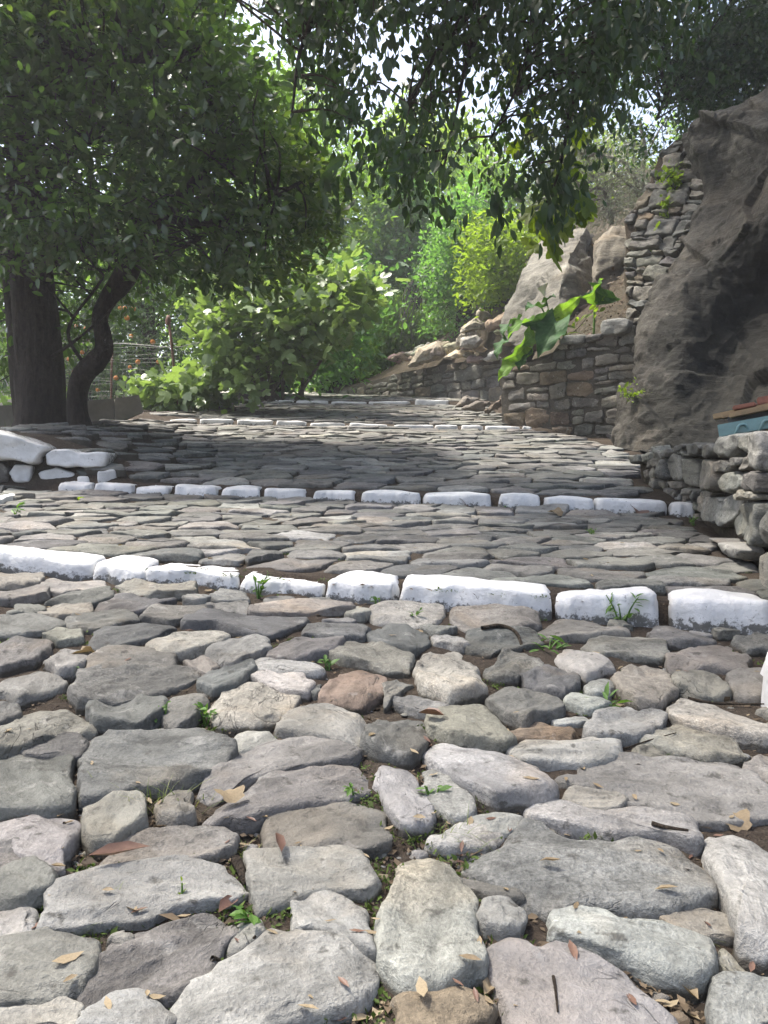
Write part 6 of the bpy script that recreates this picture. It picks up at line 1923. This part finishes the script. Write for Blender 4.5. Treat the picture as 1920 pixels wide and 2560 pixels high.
def grass(lab, px, py, h, n, r=0.03):
    b = hit(px, py)
    acc = Acc()
    for k in range(n):
        a = RNG.uniform(0, 6.28); q = b + Vector((RNG.normal(0, r), RNG.normal(0, r * .6), -0.035))
        hh = 1.35 * h * RNG.uniform(.4, 1); out = RNG.uniform(.2, 1.1) * hh
        w = RNG.uniform(.0011, .0022)
        side = np.array([-math.sin(a), math.cos(a), 0])
        rows_ = []
        for i in range(5):
            s = i / 4
            c = np.array(q[:]) + np.array([math.cos(a) * out * s ** 1.7, math.sin(a) * out * s ** 1.7, hh * (s - .25 * s ** 3)])
            ww = w * (1 - s) + .0001
            rows_ += [c - side * ww, c + side * ww]
        acc.add(rows_, None, [[2 * i, 2 * i + 1, 2 * i + 3, 2 * i + 2] for i in range(4)])
    tag(link("grass_tuft", acc.mesh("grass_tuft", M['grass'])), lab, "grass", "grass tufts between the paving stones")
grass("grass tuft below the large greenish-grey slab", 400, 2000, .07, 60, .03)
grass("thin grass left of the dark hole stone", 262, 2275, .055, 30, .015)
grass("wiry grass over the small pale split stone", 1150, 2095, .06, 50, .03)
grass("dry grass clump beside the tan plane leaf", 615, 2110, .035, 60, .022)
grass("wispy grass by the seedlings near the cream stone", 745, 1820, .05, 16, .02)
grass("sparse grass at the lower right stone corner", 1890, 2360, .05, 14, .02)
grass("grass beside the small flat stones right of centre", 1630, 2020, .02, 30, .02)
grass("grass at the far end of the whitewashed wall", 60, 1060, .12, 40, .06)
for lab, px, py in (("grass sprigs in the joint left of the reddish stone", 790, 1720), ("grass sprigs under the smooth upright pale stone", 1050, 2080), ("grass sprigs at the left edge beside the mossy joint", 30, 1700),
                    ("thin grass between the near step row and the dark flat stones", 420, 1500), ("grass in the joint right of the layered grey slab", 1660, 1880), ("grass at the foot of the third pale stone from the right edge", 1430, 1830)):
    grass(lab, px, py, .03, 22, .018)
# moss and tiny seedlings along some joints
mp = []
while len(mp) < 5200:
    px, py = rl.uniform(0, 1920), 1300 + 1250 * rl.random() ** .8
    p = hit(px, py)
    if vnoise(np.array([[p.x * 3.1, p.y * 3.1, 2.0]]), 71)[0] < 0.12: continue
    if p.y < 2.6 and near_traced(p.x, p.y, 0.0): continue
    for k in range(16):
        x, y = p.x + rl.gauss(0, .012), p.y + rl.gauss(0, .009)
        mp.append((x, y, float(G(x, y)) - 0.012 + rl.uniform(0, .007)))
mp = np.array(mp); n_ = len(mp)
dd = unit(RNG.normal(0, 1, (n_, 3)) * np.array([1, 1, .6]) + np.array([0, 0, .5]))
M['moss'] = leaf_mat('joint_moss', (0.05, 0.075, 0.018), (0.10, 0.15, 0.035), (1.2, 1.3, .6), 0.2, 0.7, 0.2)
tag(link("joint_moss", leaf_mesh("joint_moss", LF['small'], mp, leaf_frames(mp, dd, np.tile([0., 0, 1.], (n_, 1)), RNG, .6), 0.0085 * np.exp(RNG.normal(0, .35, n_)), M['moss'])), kind="stuff")
bp_ = np.repeat(np.array(BANKPTS), 26, 0) + RNG.normal(0, 1, (len(BANKPTS) * 26, 3)) * np.array([.13, .13, .05]) + np.array([0, -.03, .04])
n_ = len(bp_)
dd = unit(RNG.normal(0, 1, (n_, 3)) * np.array([1, 1, .5]))
tag(link("leaf_litter", leaf_mesh("leaf_litter", LF['small'], bp_, leaf_frames(bp_, dd, np.tile([0., -.5, 1.], (n_, 1)), RNG, .6), 0.05 * np.exp(RNG.normal(0, .35, n_)), M['crumb'])), kind="stuff")
# small loose chips of stone in the joints
chips = Acc()
cn = 0
while cn < 1100:
    px, py = rl.uniform(0, 1920), 1570 + 990 * rl.random() ** 0.8
    p = hit(px, py)
    if near_traced(p.x, p.y, 0.002): cn += 0.2; continue
    r = rl.uniform(0.002, 0.007) if rl.random() < .9 else rl.uniform(.007, .014)
    V = Vo / 0.042 * r * np.array([1, rl.uniform(.6, 1), rl.uniform(.4, .8)])
    V = V * (1 + .3 * vnoise(V * 300 + cn, 2))[:, None] + np.array([p.x, p.y, p.z - .019 + r * .3])
    chips.add(V[:], Fo, None, tint(rl.choice('gltcb')), np.zeros(len(V)))
    cn += 1
tag(link("stone_chips", chips.mesh("stone_chips", M['stone'])), kind="stuff")
# dry crumbs of leaf and twig on the soil
n_ = 8000
cr = np.zeros((n_, 3)); k = 0
while k < n_:
    px, py = rl.uniform(0, 1920), 1290 + 1270 * rl.random() ** 0.7
    p = P(px, py, 1.0)
    y = -0.5 / p.z if p.z < 0 else 3
    y = min(max(y, .5), 5.5); x = p.x * y
    if y < 2.6 and near_traced(x, y, 0.0) and rl.random() < .93: continue
    cr[k] = (x, y, float(G(x, y)) - 0.013 + rl.uniform(-.006, .006)); k += 1
dd = unit(RNG.normal(0, 1, (n_, 3)) * np.array([1, 1, .25]))
o = link("leaf_crumbs", leaf_mesh("leaf_crumbs", LF['small'], cr, leaf_frames(cr, dd, np.tile([0., 0, 1.], (n_, 1)), RNG, .35), 0.011 * np.exp(RNG.normal(0, .45, n_)), M['crumb']))
tag(o, kind="stuff")
# ------------------------------------------------------------------ the hazy air
hz = NT("haze_air")
pv = hz.n("VolumePrincipled")
pv.inputs["Color"].default_value = (0.93, 0.95, 1.0, 1)
pv.inputs["Density"].default_value = 0.0026
pv.inputs["Anisotropy"].default_value = 0.35
for l_ in list(hz.out.inputs["Surface"].links): hz.t.links.remove(l_)
hz.t.nodes.remove(hz.p)
hz.l(pv.outputs[0], hz.out.inputs["Volume"])
V, F = box(Vector((0, 70, 9.0)), 420, 380, 46, 0, 0.5)
tag(link("haze", mesh_np("haze", V, F, hz.m, smooth=False)), kind="stuff")
print("tris", sum(len(m.loops) - 2 * len(m.polygons) for m in bpy.data.meshes), "objs", len(bpy.data.objects))
